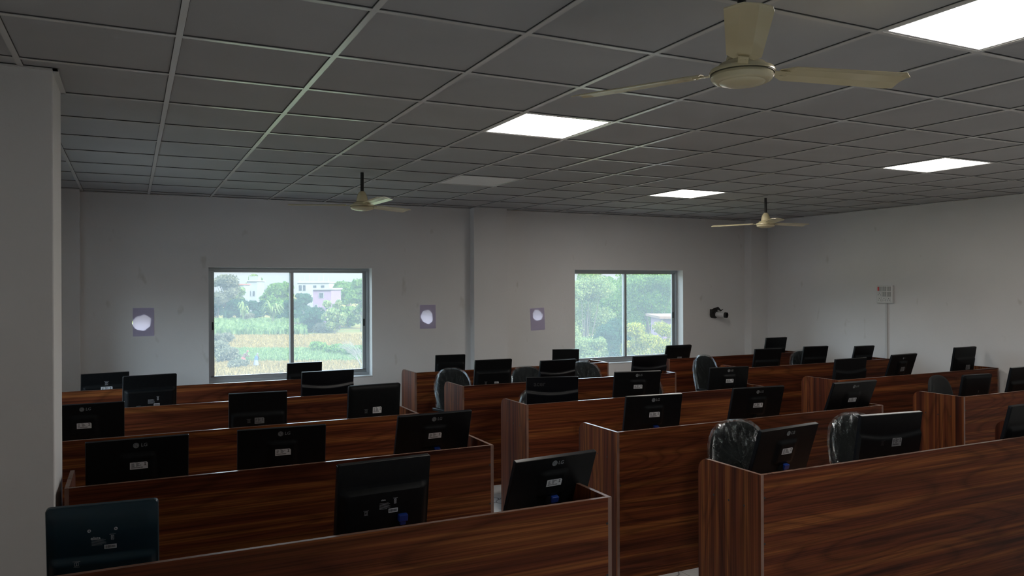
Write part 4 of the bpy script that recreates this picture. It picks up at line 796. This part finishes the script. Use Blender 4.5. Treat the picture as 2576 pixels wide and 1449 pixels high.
# two farm workers bending in the field
def worker(u, v, d, cloth, skirt, label, face, bend):
    p = on_ground(u, v, FZ); d_ = (p-Vector((CX, CY, CZ))).dot(BF_); root = empty('person', (p.x, p.y, FZ), face); tag(root, label, 'person', 'farm workers in the field')
    V = {'pel': (0, 0, 0.82, .15), 'ch': (bend*0.30, 0, 1.14, .16), 'nk': (bend*0.42, 0, 1.28, .06), 'hd': (bend*0.50, 0, 1.40, .10), 'hd2': (bend*0.53, 0, 1.50, .08),
         'shl': (bend*0.34, .19, 1.20, .06), 'ell': (bend*0.50, .24, .98, .045), 'hal': (bend*0.72, .18, .82, .035), 'shr': (bend*0.34, -.19, 1.20, .06), 'elr': (bend*0.50, -.24, .98, .045), 'har': (bend*0.72, -.18, .82, .035),
         'hil': (0, .09, .76, .09), 'knl': (.06, .10, .44, .065), 'anl': (0, .10, .08, .045), 'tol': (.13, .11, .04, .04), 'hir': (0, -.09, .76, .09), 'knr': (.06, -.10, .44, .065), 'anr': (-.04, -.10, .08, .045), 'tor': (.09, -.11, .04, .04)}
    E_ = [('pel', 'ch'), ('ch', 'nk'), ('nk', 'hd'), ('hd', 'hd2'), ('ch', 'shl'), ('shl', 'ell'), ('ell', 'hal'), ('ch', 'shr'), ('shr', 'elr'), ('elr', 'har'), ('pel', 'hil'), ('hil', 'knl'), ('knl', 'anl'), ('anl', 'tol'), ('pel', 'hir'), ('hir', 'knr'), ('knr', 'anr'), ('anr', 'tor')]
    ks = list(V); me = bpy.data.meshes.new('body'); me.from_pydata([V[k][:3] for k in ks], [(ks.index(a), ks.index(b_)) for a, b_ in E_], []); o = bpy.data.objects.new('body', me); COL.objects.link(o); o.parent = root
    sk = o.modifiers.new('skin', 'SKIN')
    for i, k in enumerate(ks): me.skin_vertices[0].data[i].radius = (V[k][3], V[k][3])
    me.skin_vertices[0].data[0].use_root = True; o.modifiers.new('sub', 'SUBSURF').levels = 1; me.materials.append(mat('brown_skin', (0.06, 0.03, 0.02), 0.7))
    q = MB(); mx = Matrix.Translation((bend*0.02, 0, 0.80)) @ Matrix.Rotation(bend*0.7, 4, 'Y'); q.lathe([(0.17, -0.03), (0.19, 0.12), (0.20, 0.30), (0.18, 0.40), (0.08, 0.46)], 16, 0, mx); q.build('shirt', cloth, root, smooth=True)
    q = MB(); q.lathe([(0.17, 0.84), (0.22, 0.62), (0.26, 0.34), (0.27, 0.30)], 16); q.build('wrap_skirt', skirt, root, smooth=True)
    q = MB(); q.lathe([(0.0, 0.10), (0.07, 0.08), (0.105, 0.02), (0.10, -0.03)], 14, 0, Matrix.Translation((bend*0.51, 0, 1.44))); q.build('head_cloth', skirt, root, smooth=True); root.scale = (1.05, 1.05, 1.05)
cl1 = mat('brown_shirt_cloth', (0.09, 0.05, 0.04), 0.9); cl2 = mat('red_wrap_cloth', (0.22, 0.05, 0.05), 0.9); cl3 = mat('blue_grey_shirt_cloth', (0.03, 0.06, 0.10), 0.9); cl4 = mat('pale_wrap_cloth', (0.12, 0.12, 0.13), 0.9)
worker(612, 918, 80, cl1, cl2, 'farm worker in brown and red bending over at the left in the field', -0.4, 0.9)
worker(644, 926, 80, cl3, cl4, 'farm worker in blue grey standing slightly bent in the field', 0.6, 0.4)
